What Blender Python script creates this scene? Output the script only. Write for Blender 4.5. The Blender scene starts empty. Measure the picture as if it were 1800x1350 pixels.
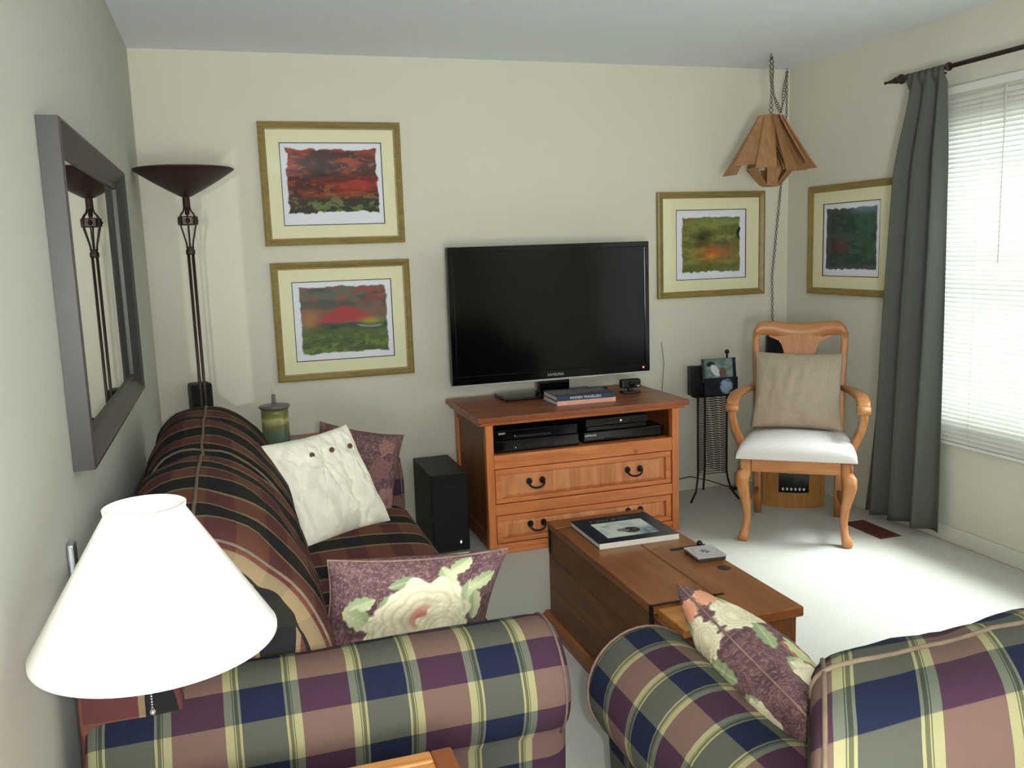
import bpy, bmesh, math, random
import numpy as np
from mathutils import Vector, Matrix, noise as mnoise
random.seed(7)
PI = math.pi
S = bpy.context.scene
C = S.collection
W, H = 3.574, 2.44          # room width and height; back wall at y=0, left wall at x=0
REAR = -7.2

# ------------------------------------------------------------------ camera
cam = bpy.data.cameras.new('camera'); co = bpy.data.objects.new('camera', cam); C.objects.link(co)
yaw, pitch, roll = 0.307288696, 0.150374176, -0.0338039728
cy_, sy_, cp_, sp_ = math.cos(yaw), math.sin(yaw), math.cos(pitch), math.sin(pitch)
fw = Vector((sy_*cp_, cy_*cp_, -sp_)); rt = Vector((cy_, -sy_, 0)); up = rt.cross(fw)
r2 = math.cos(roll)*rt + math.sin(roll)*up; u2 = -math.sin(roll)*rt + math.cos(roll)*up
CAM = Vector((0.345546545, -4.62495834, 1.46122715))
M4 = Matrix((( r2.x, u2.x, -fw.x, CAM.x), (r2.y, u2.y, -fw.y, CAM.y), (r2.z, u2.z, -fw.z, CAM.z), (0, 0, 0, 1)))
co.matrix_world = M4
cam.sensor_width = 36; cam.lens = 1562.75*36/1800; cam.clip_start = .02
S.camera = co

# ------------------------------------------------------------------ world, lights, exposure
S.view_settings.view_transform = 'Standard'; S.view_settings.look = 'None'
S.view_settings.exposure = 0.0; S.view_settings.gamma = 1.0; S.view_settings.use_curve_mapping = False
wd = bpy.data.worlds.new('world'); S.world = wd; wd.use_nodes = True
wd.node_tree.nodes['Background'].inputs[0].default_value = (.86, .93, 1.0, 1)
wd.node_tree.nodes['Background'].inputs[1].default_value = 7.5
S.cycles.max_bounces = 8; S.cycles.diffuse_bounces = 5; S.cycles.glossy_bounces = 4
S.cycles.transmission_bounces = 6; S.cycles.transparent_max_bounces = 8
S.cycles.sample_clamp_indirect = 6; S.cycles.caustics_reflective = False; S.cycles.caustics_refractive = False

def light(name, kind, loc, energy, color, **kw):
    l = bpy.data.lights.new(name, kind); o = bpy.data.objects.new(name, l); C.objects.link(o)
    o.location = loc; l.energy = energy; l.color = color
    d = kw.pop('dir', None)
    if d is not None: o.rotation_euler = Vector(d).to_track_quat('-Z', 'Y').to_euler()
    for k, v in kw.items(): setattr(l, k, v)
    return o
# soft daylight coming down through the blinds
light('daylight', 'SUN', (8, -2, 7), 24, (.93, .97, 1.0), dir=(-.50, .18, -.76), angle=math.radians(30))
# soft fill added at the left wall behind the camera, no window known there
light('side_fill', 'AREA', (.03, -6.05, 1.35), 46, (.97, 1.0, .96), dir=(1, .25, .22), shape='RECTANGLE', size=1.9, size_y=1.9)
light('overhead_fill', 'AREA', (2.85, -5.6, 2.41), 22, (1.0, .98, .92), dir=(-.15, .35, -.92), shape='RECTANGLE', size=1.2, size_y=1.8)  # second added fill, high up behind the camera, not a known lamp
# unseen upward fill added behind the camera to brighten ceiling and walls
light('upward_fill', 'AREA', (.36, -5.8, .9), 122, (.95, .99, 1.0), dir=(.15, .62, .75), shape='RECTANGLE', size=.5, size_y=1.6)
# the camera's own flash
light('camera_flash', 'SPOT', CAM + .05*Vector(r2) + .005*Vector(u2), 108, (1.0, .98, .93), dir=fw, shadow_soft_size=.012, spot_size=math.radians(84), spot_blend=.8)

# the flash again, as the wall mirror throws it back: it leaves the mirror image of the flash and passes only
# through the mirror opening (mask on direction); the wall and the mirror themselves do not stop it
fp = CAM + .05*Vector(r2) + .005*Vector(u2)
vl = light('flash_in_mirror', 'POINT', (.024-fp.x, fp.y, fp.z), 108*1.1, (1.0, .98, .93), shadow_soft_size=.012)
vl.data.use_nodes = True; nt = vl.data.node_tree; em = nt.nodes['Emission']
gm = nt.nodes.new('ShaderNodeNewGeometry'); sp_ = nt.nodes.new('ShaderNodeSeparateXYZ'); nt.links.new(gm.outputs['Incoming'], sp_.inputs[0])
def mn(op, a, b):
    n_ = nt.nodes.new('ShaderNodeMath'); n_.operation = op
    for i_, v_ in enumerate((a, b)):
        if isinstance(v_, (int, float)): n_.inputs[i_].default_value = v_
        else: nt.links.new(v_, n_.inputs[i_])
    return n_.outputs[0]
mxx = .012-vl.location.x; inv = mn('DIVIDE', mxx, mn('MAXIMUM', sp_.outputs[0], 1e-4))
yy_ = mn('ADD', mn('MULTIPLY', sp_.outputs[1], inv), vl.location.y); zz_ = mn('ADD', mn('MULTIPLY', sp_.outputs[2], inv), vl.location.z)
ok_ = 1.0
for v_, lo_, hi_ in ((yy_, -2.463, -1.277), (zz_, 1.074, 1.706)):
    ok_ = mn('MULTIPLY', ok_, mn('GREATER_THAN', v_, lo_)); ok_ = mn('MULTIPLY', ok_, mn('LESS_THAN', v_, hi_))
nt.links.new(ok_, em.inputs['Strength'])

# ------------------------------------------------------------------ helpers
def lin(r, g=None, b=None):
    if g is None: r, g, b = r
    f = lambda c: (c/255/12.92) if c/255 <= .04045 else ((c/255+.055)/1.055)**2.4
    return (f(r), f(g), f(b), 1)

class NT:
    """tiny node-tree builder"""
    def __init__(s, name):
        s.m = bpy.data.materials.new(name); s.m.use_nodes = True; s.t = s.m.node_tree
        s.b = s.t.nodes['Principled BSDF']
    def n(s, typ, **kw):
        nd = s.t.nodes.new('ShaderNode'+typ)
        for k, v in kw.items():
            if isinstance(k, str) and hasattr(nd, k): setattr(nd, k, v)
        return nd
    def l(s, a, b): s.t.links.new(a, b)
    def val(s, sock, v):
        if hasattr(v, 'links') or isinstance(v, bpy.types.NodeSocket): s.l(v, sock)
        else: sock.default_value = v
    def math(s, op, a, b=0.0):
        nd = s.n('Math', operation=op); s.val(nd.inputs[0], a); s.val(nd.inputs[1], b); return nd.outputs[0]
    def mix(s, f, a, b, blend='MIX'):
        nd = s.n('Mix', data_type='RGBA', blend_type=blend)
        s.val(nd.inputs[0], f); s.val(nd.inputs[6], a); s.val(nd.inputs[7], b); return nd.outputs[2]
    def coord(s, which='Object'): return s.n('TexCoord').outputs[which]
    def mapping(s, vec, scale=(1, 1, 1), rot=(0, 0, 0)):
        nd = s.n('Mapping'); s.l(vec, nd.inputs[0]); nd.inputs['Scale'].default_value = scale
        nd.inputs['Rotation'].default_value = rot; return nd.outputs[0]
    def noise(s, vec, scale, detail=3, rough=.5, dist=0):
        nd = s.n('TexNoise'); s.l(vec, nd.inputs['Vector']); nd.inputs['Scale'].default_value = scale
        nd.inputs['Detail'].default_value = detail; nd.inputs['Roughness'].default_value = rough
        nd.inputs['Distortion'].default_value = dist; return nd.outputs['Fac']
    def ramp(s, fac, stops, interp='LINEAR'):
        nd = s.n('ValToRGB'); cr = nd.color_ramp; cr.interpolation = interp
        while len(cr.elements) < len(stops): cr.elements.new(.5)
        for e, (p, c) in zip(cr.elements, stops): e.position = p; e.color = c
        s.l(fac, nd.inputs[0]); return nd.outputs[0]
    def bump(s, h, strength=.3, dist=.002):
        nd = s.n('Bump'); s.l(h, nd.inputs['Height']); nd.inputs['Strength'].default_value = strength
        nd.inputs['Distance'].default_value = dist; s.l(nd.outputs[0], s.b.inputs['Normal'])
    def set(s, color=None, rough=.5, metal=0, spec=.5, **kw):
        if color is not None: s.val(s.b.inputs['Base Color'], color)
        s.val(s.b.inputs['Roughness'], rough); s.b.inputs['Metallic'].default_value = metal
        s.b.inputs['Specular IOR Level'].default_value = spec
        for k, v in kw.items(): s.val(s.b.inputs[k.replace('_', ' ')], v)
        return s.m

def plain(name, rgb, rough=.5, metal=0, spec=.5, var=.08, scale=30, bump=0, **kw):
    t = NT(name); c = t.coord(); f = t.noise(c, scale, 3)
    a = lin(rgb); b = tuple(min(1, x*(1-var*2)) for x in a[:3])+(1,)
    col = t.mix(f, tuple(min(1, x*(1+var)) for x in a[:3])+(1,), b)
    if bump: t.bump(t.noise(c, scale*6, 2), bump)
    return t.set(col, rough, metal, spec, **kw)

def wood(name, dark, mid, light_, axis='x', rough=.42, scale=1.0, knots=0.0, bump=.15):
    t = NT(name); c = t.coord()
    sc = {'x': (1.2, 14, 14), 'y': (14, 1.2, 14), 'z': (14, 14, 1.2)}[axis]
    m = t.mapping(c, tuple(v*scale for v in sc))
    f = t.noise(m, 1.6, 6, .62, 1.2); g = t.noise(t.mapping(c, tuple(v*scale*3 for v in sc)), 3.0, 4, .6)
    big = t.noise(c, 3.2*scale, 3, .5, .6)
    col = t.ramp(f, [(.28, lin(dark)), (.5, lin(mid)), (.72, lin(light_))])
    col = t.mix(.25, col, t.ramp(g, [(.3, lin(dark)), (.7, lin(light_))]))
    col = t.mix(t.math('MULTIPLY', big, .55), col, lin(mid))
    if knots:
        v = t.n('TexVoronoi'); t.l(t.mapping(c, (3.1, 3.1, 3.1)), v.inputs['Vector']); v.inputs['Scale'].default_value = 1.3
        k = t.ramp(v.outputs['Distance'], [(.04, (1, 1, 1, 1)), (.09, (0, 0, 0, 1))])
        kk = t.math('MULTIPLY', k, knots); col = t.mix(kk, col, lin(tuple(x*.35 for x in dark)))
    t.bump(g, bump, .002)
    return t.set(col, rough, 0, .45)

def fabric_plaid(name, u0, per=.235, vper=.15, v0=0.0, dim=0):
    t = NT(name); uv = t.n('TexCoord').outputs['UV']; sx = t.n('SeparateXYZ'); t.l(uv, sx.inputs[0])
    wob = t.noise(uv, 9, 1); wob = t.math('MULTIPLY', t.math('SUBTRACT', wob, .5), .006)
    u = t.math('ADD', sx.outputs[0], wob)
    p = t.math('FRACT', t.math('DIVIDE', t.math('SUBTRACT', u, u0-100*per), per))
    q = t.math('FRACT', t.math('DIVIDE', t.math('ADD', sx.outputs[1], 100*vper+v0), vper))
    pk, ye, ol, gr = lin(138, 110, 99), lin(190, 184, 138), lin(116, 117, 84), lin(102, 105, 93)
    pu, gy, od, nv = lin(82, 54, 74), lin(122, 126, 110), lin(74, 80, 70), lin(32, 42, 70)
    if dim: pk, ye, ol, gr, pu, gy, od, nv = lin(124, 78, 64), lin(158, 138, 104), lin(84, 78, 56), lin(44, 44, 37), lin(104, 60, 58), lin(146, 127, 97), lin(62, 56, 46), lin(35, 36, 40)  # seat and back palette: weaker light there painted in as darker colours
    pk, ye, ol, gr, pu, gy, od, nv = [tuple(x*(.66 if dim else .52) for x in c[:3])+(1,) for c in (pk, ye, ol, gr, pu, gy, od, nv)]
    def stops(A, Y, O, G):
        if dim: return [(0, A), (.235, Y), (.29, G), (.71, Y), (.765, A)]
        h = [(0, A), (.20, Y), (.262, O), (.272, Y), (.280, O), (.305, Y), (.325, G)]
        return h + [(.675, Y), (.695, O), (.72, Y), (.728, O), (.738, Y), (.80, A)]
    la = t.ramp(p, stops(pk, ye, ol, gr), 'CONSTANT'); da = t.ramp(p, stops(pu, gy, od, nv), 'CONSTANT')
    row = t.ramp(q, [(0, (0, 0, 0, 1)), (.545, (0, 0, 0, 1)), (.555, (1, 1, 1, 1)), (.99, (1, 1, 1, 1)), (1, (0, 0, 0, 1))])
    col = t.mix(row, la, da)
    wv = t.noise(t.mapping(uv, (900, 300, 1)), 1, 2); col = t.mix(t.math('MULTIPLY', wv, .22), col, (.02, .015, .012, 1))
    t.bump(t.noise(t.mapping(uv, (700, 700, 1)), 1, 2), .25, .001)
    return t.set(col, .85, 0, .12)

def vcol_mat(name, rough=.85, spec=.2, bump=.2, grain=.12, gscale=300, coat=0):
    t = NT(name); a = t.n('Attribute'); a.attribute_name = 'Col'
    nz = t.noise(t.coord('Object'), gscale, 2)
    col = t.mix(t.math('MULTIPLY', nz, grain), a.outputs['Color'], (.03, .025, .02, 1))
    if bump: t.bump(nz, bump, .001)
    return t.set(col, rough, 0, spec, Coat_Weight=coat)

# ---- mesh builder
class MB:
    def __init__(s): s.v = []; s.f = []; s.uv = []; s.mi = []; s.sm = []
    def add(s, verts, faces, uvs=None, smooth=False, mi=0):
        o = len(s.v); s.v += [tuple(x) for x in verts]
        for k, f in enumerate(faces):
            s.f.append([i+o for i in f]); s.sm.append(smooth); s.mi.append(mi)
            s.uv.append(uvs[k] if uvs else [(0, 0)]*len(f))
        return s
    def box(s, x0, x1, y0, y1, z0, z1, bev=0.0, mi=0, rot=None, piv=None):
        """box with chamfered edges"""
        if bev <= 0:
            v = [(x, y, z) for x in (x0, x1) for y in (y0, y1) for z in (z0, z1)]
            f = [(0, 1, 3, 2), (4, 6, 7, 5), (0, 4, 5, 1), (2, 3, 7, 6), (0, 2, 6, 4), (1, 5, 7, 3)]
        else:
            b = min(bev, (x1-x0)/2.05, (y1-y0)/2.05, (z1-z0)/2.05)
            bm = bmesh.new(); bmesh.ops.create_cube(bm, size=1)
            for q in bm.verts: q.co = Vector(((x0+x1)/2+q.co.x*(x1-x0), (y0+y1)/2+q.co.y*(y1-y0), (z0+z1)/2+q.co.z*(z1-z0)))
            bmesh.ops.bevel(bm, geom=bm.edges[:], offset=b, segments=2, affect='EDGES', profile=.5)
            bm.verts.index_update(); v = [tuple(q.co) for q in bm.verts]; f = [[q.index for q in fc.verts] for fc in bm.faces]; bm.free()
        if rot is not None:
            pv = Vector(piv) if piv else Vector(((x0+x1)/2, (y0+y1)/2, (z0+z1)/2))
            v = [tuple(rot @ (Vector(q)-pv) + pv) for q in v]
        return s.add(v, f, mi=mi)
    def tube(s, pts, r, n=8, closed=False, cap=True, mi=0, smooth=True):
        """round tube; r number or list"""
        pts = [Vector(p) for p in pts]; N = len(pts)
        rs = r if isinstance(r, (list, tuple)) else [r]*N
        V = []; nrm = None
        for i, p in enumerate(pts):
            a = pts[(i-1) % N] if (closed or i > 0) else pts[i]; b = pts[(i+1) % N] if (closed or i < N-1) else pts[i]
            t = (b-a).normalized()
            if nrm is None: nrm = t.orthogonal().normalized()
            nrm = (nrm - t*nrm.dot(t)); nrm = nrm.normalized() if nrm.length > 1e-6 else t.orthogonal().normalized()
            bn = t.cross(nrm)
            for k in range(n):
                an = 2*PI*k/n; V.append(p + rs[i]*(math.cos(an)*nrm + math.sin(an)*bn))
        F = []
        for i in range(N if closed else N-1):
            j = (i+1) % N
            for k in range(n): F.append((i*n+k, i*n+(k+1) % n, j*n+(k+1) % n, j*n+k))
        if cap and not closed: F.append(tuple(range(n))[::-1]); F.append(tuple((N-1)*n+k for k in range(n)))
        return s.add(V, F, smooth=smooth, mi=mi)
    def bar(s, pts, ws, hs, upv=(0, 0, 1), n=12, p=4.0, smooth=True, mi=0):
        """bar of rounded-rectangle section (width across, height along upv) swept on a path"""
        pts = [Vector(q) for q in pts]; N = len(pts); U = Vector(upv)
        ws = ws if isinstance(ws, (list, tuple)) else [ws]*N; hs = hs if isinstance(hs, (list, tuple)) else [hs]*N
        V = []
        for i, q in enumerate(pts):
            a = pts[max(i-1, 0)]; b = pts[min(i+1, N-1)]; t = (b-a).normalized()
            sd = t.cross(U).normalized(); uu = sd.cross(t).normalized()
            for k in range(n):
                an = 2*PI*(k+.5)/n; c, d = math.cos(an), math.sin(an)
                c = math.copysign(abs(c)**(2/p), c); d = math.copysign(abs(d)**(2/p), d)
                V.append(q + sd*(c*ws[i]/2) + uu*(d*hs[i]/2))
        F = []
        for i in range(N-1):
            for k in range(n): F.append((i*n+k, i*n+(k+1) % n, (i+1)*n+(k+1) % n, (i+1)*n+k))
        F.append(tuple(range(n))[::-1]); F.append(tuple((N-1)*n+k for k in range(n)))
        return s.add(V, F, smooth=smooth, mi=mi)
    def lathe(s, prof, cx=0, cy=0, n=32, mi=0, smooth=True):
        V = []; F = []
        for r, z in prof:
            for k in range(n): an = 2*PI*k/n; V.append((cx+r*math.cos(an), cy+r*math.sin(an), z))
        for i in range(len(prof)-1):
            for k in range(n): F.append((i*n+k, i*n+(k+1) % n, (i+1)*n+(k+1) % n, (i+1)*n+k))
        return s.add(V, F, smooth=smooth, mi=mi)
    def ball(s, c, r, n=12, sc=(1, 1, 1), mi=0):
        prof = [(max(1e-4, math.sin(PI*i/n)), -math.cos(PI*i/n)) for i in range(n+1)]
        m = len(prof); V = []; F = []
        for a, z in prof:
            for k in range(n): an = 2*PI*k/n; V.append((c[0]+r*sc[0]*a*math.cos(an), c[1]+r*sc[1]*a*math.sin(an), c[2]+r*sc[2]*z))
        for i in range(m-1):
            for k in range(n): F.append((i*n+k, i*n+(k+1) % n, (i+1)*n+(k+1) % n, (i+1)*n+k))
        return s.add(V, F, smooth=True, mi=mi)
    def prism(s, poly, z0, z1, axis='z', mi=0):
        """polygon (a,b) extruded along axis"""
        f = {'z': lambda a, b, c: (a, b, c), 'y': lambda a, b, c: (a, c, b), 'x': lambda a, b, c: (c, a, b)}[axis]
        n = len(poly); V = [f(a, b, z0) for a, b in poly]+[f(a, b, z1) for a, b in poly]
        F = [tuple(range(n))[::-1], tuple(range(n, 2*n))]+[(k, (k+1) % n, n+(k+1) % n, n+k) for k in range(n)]
        return s.add(V, F, mi=mi)
    def build(s, name, mat, parent=None, fix=True, cols=None):
        me = bpy.data.meshes.new(name); me.from_pydata(s.v, [], s.f)
        for m in (mat if isinstance(mat, (list, tuple)) else [mat]): me.materials.append(m)
        me.polygons.foreach_set('use_smooth', s.sm); me.polygons.foreach_set('material_index', s.mi)
        ul = me.uv_layers.new(name='UVMap'); flat = [c for f in s.uv for q in f for c in q]
        ul.data.foreach_set('uv', flat)
        if cols is not None:
            ca = me.color_attributes.new('Col', 'FLOAT_COLOR', 'POINT')
            ca.data.foreach_set('color', np.asarray(cols, dtype=np.float32).ravel())
        me.update()
        if fix:
            bm = bmesh.new(); bm.from_mesh(me); bmesh.ops.recalc_face_normals(bm, faces=bm.faces[:]); bm.to_mesh(me); bm.free()
        o = bpy.data.objects.new(name, me); C.objects.link(o)
        if parent is not None: o.parent = parent
        return o

def thing(name, label, cat, loc=(0, 0, 0), rz=0, group=None):
    o = bpy.data.objects.new(name, None); C.objects.link(o); o.location = loc; o.rotation_euler = (0, 0, rz)
    o.empty_display_size = .1
    return tag(o, label, cat, group)
def tag(o, label, cat, group=None):
    o['label'] = label; o['category'] = cat
    if group: o['group'] = group
    return o
def struct(o): o['kind'] = 'structure'; return o
def textmesh(s, size, loc, rot, mat, parent, name='lettering', ext=.0006, sx=1.0):
    cu = bpy.data.curves.new('txt', 'FONT'); cu.body = s; cu.size = size; cu.extrude = ext; cu.align_x = 'CENTER'; cu.align_y = 'CENTER'; cu.resolution_u = 2
    to = bpy.data.objects.new('txt', cu); C.objects.link(to)
    dg = bpy.context.evaluated_depsgraph_get(); dg.update(); me = bpy.data.meshes.new_from_object(to.evaluated_get(dg))
    C.objects.unlink(to); bpy.data.objects.remove(to)
    me.materials.clear(); me.materials.append(mat)
    o = bpy.data.objects.new(name, me); C.objects.link(o); o.parent = parent; o.location = loc; o.rotation_euler = rot; o.scale = (sx, 1, 1)
    return o

# ---- numpy painting
def vnoise(x, y, seed=0):
    xi = np.floor(x).astype(int); yi = np.floor(y).astype(int); xf = x-xi; yf = y-yi
    h = lambda a, b: ((np.sin(a*127.1+b*311.7+seed*74.7)*43758.5453) % 1.0)
    u = xf*xf*(3-2*xf); v = yf*yf*(3-2*yf)
    return (h(xi, yi)*(1-u)+h(xi+1, yi)*u)*(1-v)+(h(xi, yi+1)*(1-u)+h(xi+1, yi+1)*u)*v
def fbm(x, y, seed=0, o=4):
    r = 0; a = .5; t = 0
    for k in range(o): r = r+a*vnoise(x*2**k, y*2**k, seed+k*13); t += a; a *= .55
    return r/t
def L(rgb): return np.array(lin(rgb)[:3])
def blend(col, m, rgb): m = np.clip(m, 0, 1)[..., None]; return col*(1-m)+L(rgb)*m if not isinstance(rgb, np.ndarray) else col*(1-m)+rgb*m
def sstep(a, b, x): t = np.clip((x-a)/(b-a+1e-9), 0, 1); return t*t*(3-2*t)

def blossom(col, X, Y, cx, cy, R, rot=0, core=(184, 92, 84), pet=(226, 221, 192), shade=(186, 176, 142), seed=0):
    dx, dy = X-cx, Y-cy; d = np.hypot(dx, dy)/R; a = np.arctan2(dy, dx)+rot
    edge = .86+.13*np.abs(np.sin(a*3.5))+.06*np.sin(a*11+seed)
    m = sstep(edge, edge-.05, d)
    base = np.broadcast_to(L(pet), col.shape).copy()
    for k, (rr, n) in enumerate([(.82, 7), (.62, 6), (.42, 5), (.25, 4)]):       # petal rims
        e = rr*(.9+.14*np.abs(np.sin(a*n/2+k*1.3+seed)))
        rim = np.exp(-((d-e)/.035)**2)*.75 + .35*sstep(e, e-.16, d)*(1-sstep(e-.16, e-.3, d))
        base = blend(base, rim, shade)
    base = blend(base, sstep(.42, .1, d)*.85, core)
    ray = .5+.5*np.sin(a*26+3*fbm(X*60, Y*60, seed)); base = blend(base, ray*.18*(d > .3), shade)
    return col*(1-m[..., None])+base*m[..., None]
def leaf(col, X, Y, cx, cy, R, rot, c1=(196, 202, 160), c2=(122, 140, 104), asp=.5):
    R = R*.78
    dx, dy = X-cx, Y-cy; u = (dx*math.cos(rot)+dy*math.sin(rot))/R; v = (-dx*math.sin(rot)+dy*math.cos(rot))/(R*asp)
    w = np.clip(1-u*u, 0, 1)**.8*(1+.12*np.sin(u*14)); m = sstep(1, .9, np.abs(v)/(w+1e-3))*(np.abs(u) < 1)
    b = np.broadcast_to(L(c1), col.shape).copy(); b = blend(b, sstep(-.6, .7, v+.4*u)*.75, c2)
    b = blend(b, np.exp(-(v/.07)**2)*.6, (210, 214, 168)); b = blend(b, (.5+.5*np.sin((u-np.abs(v)*.5)*22))*.2, c2)
    return col*(1-m[..., None])+b*m[..., None]
def floral(X, Y, seed, spec):
    """plum ground with faded motifs, then blossoms and leaves; X,Y in metres"""
    n1 = fbm(X*22, Y*22, seed); n2 = fbm(X*60, Y*60, seed+5)
    col = np.broadcast_to(L((90, 66, 70)), X.shape+(3,)).copy()
    col = blend(col, sstep(.5, .75, n1)*.6, (70, 48, 56)); col = blend(col, sstep(.52, .7, n2)*.45, (128, 100, 100))
    ring = np.abs(np.sin(n1*26)); col = blend(col, sstep(.9, 1, ring)*.45, (166, 134, 122))
    for it in spec:
        k = it[0]
        if k == 'f': col = blossom(col, X, Y, *it[1:4], rot=it[4]*9+seed, seed=seed, **(it[5] if len(it) > 5 else {}))
        elif k == 'l': col = leaf(col, X, Y, *it[1:5], **(it[5] if len(it) > 5 else {}))
        elif k == 'c':      # cluster of small florets
            for j in range(9):
                an = j*2.4; rr = it[3]*.75*math.sqrt(j/9)
                col = blossom(col, X, Y, it[1]+rr*math.cos(an), it[2]+rr*math.sin(an), it[3]*.32, rot=j, core=(120, 70, 70), pet=it[4], shade=(130, 95, 85), seed=j)
    return col

def pillow(name, w, h, t, loc, ax, ay, mat, label, cat='cushion', paint=None, nu=60, nv=44, pinch=.06, wr=.004, seed=0, group=None, plump=.42, piping=None, bow=0.0, sag=0.0):
    """cushion of width w along ax, height h along ay, thickness t; centre at loc; ears at corners"""
    ax = Vector(ax).normalized(); ay = Vector(ay).normalized(); az = ax.cross(ay).normalized(); ay = az.cross(ax).normalized()
    us = np.linspace(-1, 1, nu); vs = np.linspace(-1, 1, nv); V = []; cols = []
    U_, V_ = np.meshgrid(us, vs)
    U_ = np.sin(U_*PI/2*.92)/math.sin(PI/2*.92); V_ = np.sin(V_*PI/2*.92)/math.sin(PI/2*.92)
    px = U_*(w/2)*(1-pinch*(1-V_**2)); py = V_*(h/2)*(1-pinch*(1-U_**2))
    th = (t/2)*(np.clip(1-U_**2, 0, 1)**plump)*(np.clip(1-V_**2, 0, 1)**plump)
    wn = (fbm(px*14+seed, py*7, seed)-.5)*wr*5 + (fbm(px*40, py*18, seed+3)-.5)*wr*2
    env = np.clip(1-U_**2, 0, 1)**.5*np.clip(1-V_**2, 0, 1)**.5
    verts = []; uvs = []
    for side in (1, -1):
        zz = side*(th+wn*env) + bow*(px/(w/2))**2*t - sag*np.clip(-V_, 0, 1)*0
        P3 = px[..., None]*np.array(ax)+py[..., None]*np.array(ay)+zz[..., None]*np.array(az)
        verts.append(P3.reshape(-1, 3)); uvs.append(np.stack([px, py], -1).reshape(-1, 2))
    nn = nu*nv; allv = np.concatenate(verts); F = []; UVf = []
    uva = np.concatenate(uvs)
    for sd in (0, 1):
        for j in range(nv-1):
            for i in range(nu-1):
                a = sd*nn+j*nu+i; q = (a, a+1, a+nu+1, a+nu)
                F.append(q if sd == 0 else q[::-1])
    for i in range(nu-1): F.append((i, i+nn, i+1+nn, i+1)); b = (nv-1)*nu+i; F.append((b, b+1, b+1+nn, b+nn))
    for j in range(nv-1): a = j*nu; F.append((a, a+nu, a+nu+nn, a+nn)); b = a+nu-1; F.append((b, b+nn, b+nn+nu, b+nu))
    mb = MB(); mb.add([tuple(v) for v in allv], F, [[tuple(uva[i]) for i in f] for f in F], smooth=True)
    cols = None
    if paint is not None:
        cc = paint(px+(t/2-th)*U_**3, py+(t/2-th)*V_**3); c1 = cc.reshape(-1, 3); cols = np.ones((2*nn, 4), np.float32); cols[:nn, :3] = c1; cols[nn:, :3] = c1
    # weld the rim
    o = mb.build(name, mat, None, fix=True, cols=cols)
    bm = bmesh.new(); bm.from_mesh(o.data); bmesh.ops.remove_doubles(bm, verts=bm.verts[:], dist=2e-4); bm.to_mesh(o.data); bm.free()
    o.location = loc; tag(o, label, cat, group)
    if piping is not None:
        rim = [(-1+2*k/30, -1) for k in range(30)]+[(1, -1+2*k/22) for k in range(22)]+[(1-2*k/30, 1) for k in range(30)]+[(-1, 1-2*k/22) for k in range(22)]
        pts = []
        for u, v in rim:
            x = u*(w/2)*(1-pinch*(1-v*v)); y = v*(h/2)*(1-pinch*(1-u*u)); pts.append(ax*x+ay*y+az*(bow*(u**2)*t))
        MB().tube(pts, .0024, 6, closed=True).build('piping', piping, o)
    return o

# ------------------------------------------------------------------ materials
def wall_mat(name, rgb):
    t = NT(name); c = t.coord(); f = t.noise(c, 2.2, 3)
    a = lin(rgb); b = tuple(x*.94 for x in a[:3])+(1,)
    t.bump(t.noise(c, 240, 2), .12, .001)
    return t.set(t.mix(f, a, b), .8, 0, .2)
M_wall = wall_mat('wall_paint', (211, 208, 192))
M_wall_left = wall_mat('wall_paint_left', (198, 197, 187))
t = NT('popcorn_ceiling'); c_ = t.coord(); nz = t.noise(c_, 120, 4, .7); t.bump(nz, .6, .006)
M_ceil = t.set(t.mix(nz, lin(244, 248, 250), lin(224, 230, 234)), .95, 0, .1)
t = NT('carpet'); c_ = t.coord(); nz = t.noise(c_, 380, 4, .7); n2 = t.noise(c_, 6, 3); t.bump(nz, .8, .006)
M_carpet = t.set(t.mix(n2, t.mix(nz, lin(216, 214, 204), lin(176, 174, 162)), lin(202, 200, 190)), .97, 0, .1, Sheen_Weight=.2)
M_trim = plain('white_trim_paint', (212, 212, 198), .45, var=.02)
M_pine = wood('orange_pine', (150, 80, 40), (198, 114, 62), (224, 146, 86), 'x', .4, 1.0, .55)
M_pine_v = wood('orange_pine_upright', (146, 78, 40), (194, 112, 62), (220, 142, 84), 'z', .4, 1.0, .4)
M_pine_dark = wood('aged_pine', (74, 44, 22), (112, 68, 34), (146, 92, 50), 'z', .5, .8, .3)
M_top = wood('cabinet_top_pine', (98, 52, 28), (134, 72, 40), (164, 98, 56), 'x', .32, .9, .6)
M_chest = wood('chest_pine_lid', (92, 50, 24), (130, 76, 38), (160, 102, 56), 'y', .3, .8, .7)
M_chest_side = wood('chest_pine_dark_side', (70, 42, 20), (106, 66, 32), (136, 90, 46), 'y', .45, .8, .4)
M_oak = wood('honey_oak', (148, 92, 52), (180, 120, 72), (204, 150, 98), 'z', .38, 1.4)
M_oak_x = wood('honey_oak_rail', (148, 92, 52), (180, 120, 72), (204, 150, 98), 'x', .38, 1.4)
M_tbl = wood('golden_table_top', (152, 98, 46), (178, 120, 62), (196, 140, 80), 'x', .35, 1.0)
M_tbl_edge = wood('brown_table_edge', (98, 52, 24), (124, 68, 34), (142, 84, 44), 'y', .35, 1.0)
M_slat = wood('lamp_slat_wood', (118, 82, 48), (158, 116, 76), (184, 144, 102), 'z', .6, 1.6, bump=.3)
M_iron = plain('dark_iron', (44, 36, 32), .45, .7, var=.15)
M_bronze = plain('brown_bronze_metal', (56, 36, 32), .5, .3, var=.1, scale=60)
M_blackp = plain('black_plastic', (20, 20, 21), .4, spec=.4, var=.05)
M_gloss = plain('gloss_black', (8, 8, 9), .08, spec=.5, var=.02)
M_blackwood = plain('black_ash_veneer', (30, 29, 28), .5, spec=.35, var=.2, scale=90)
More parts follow.
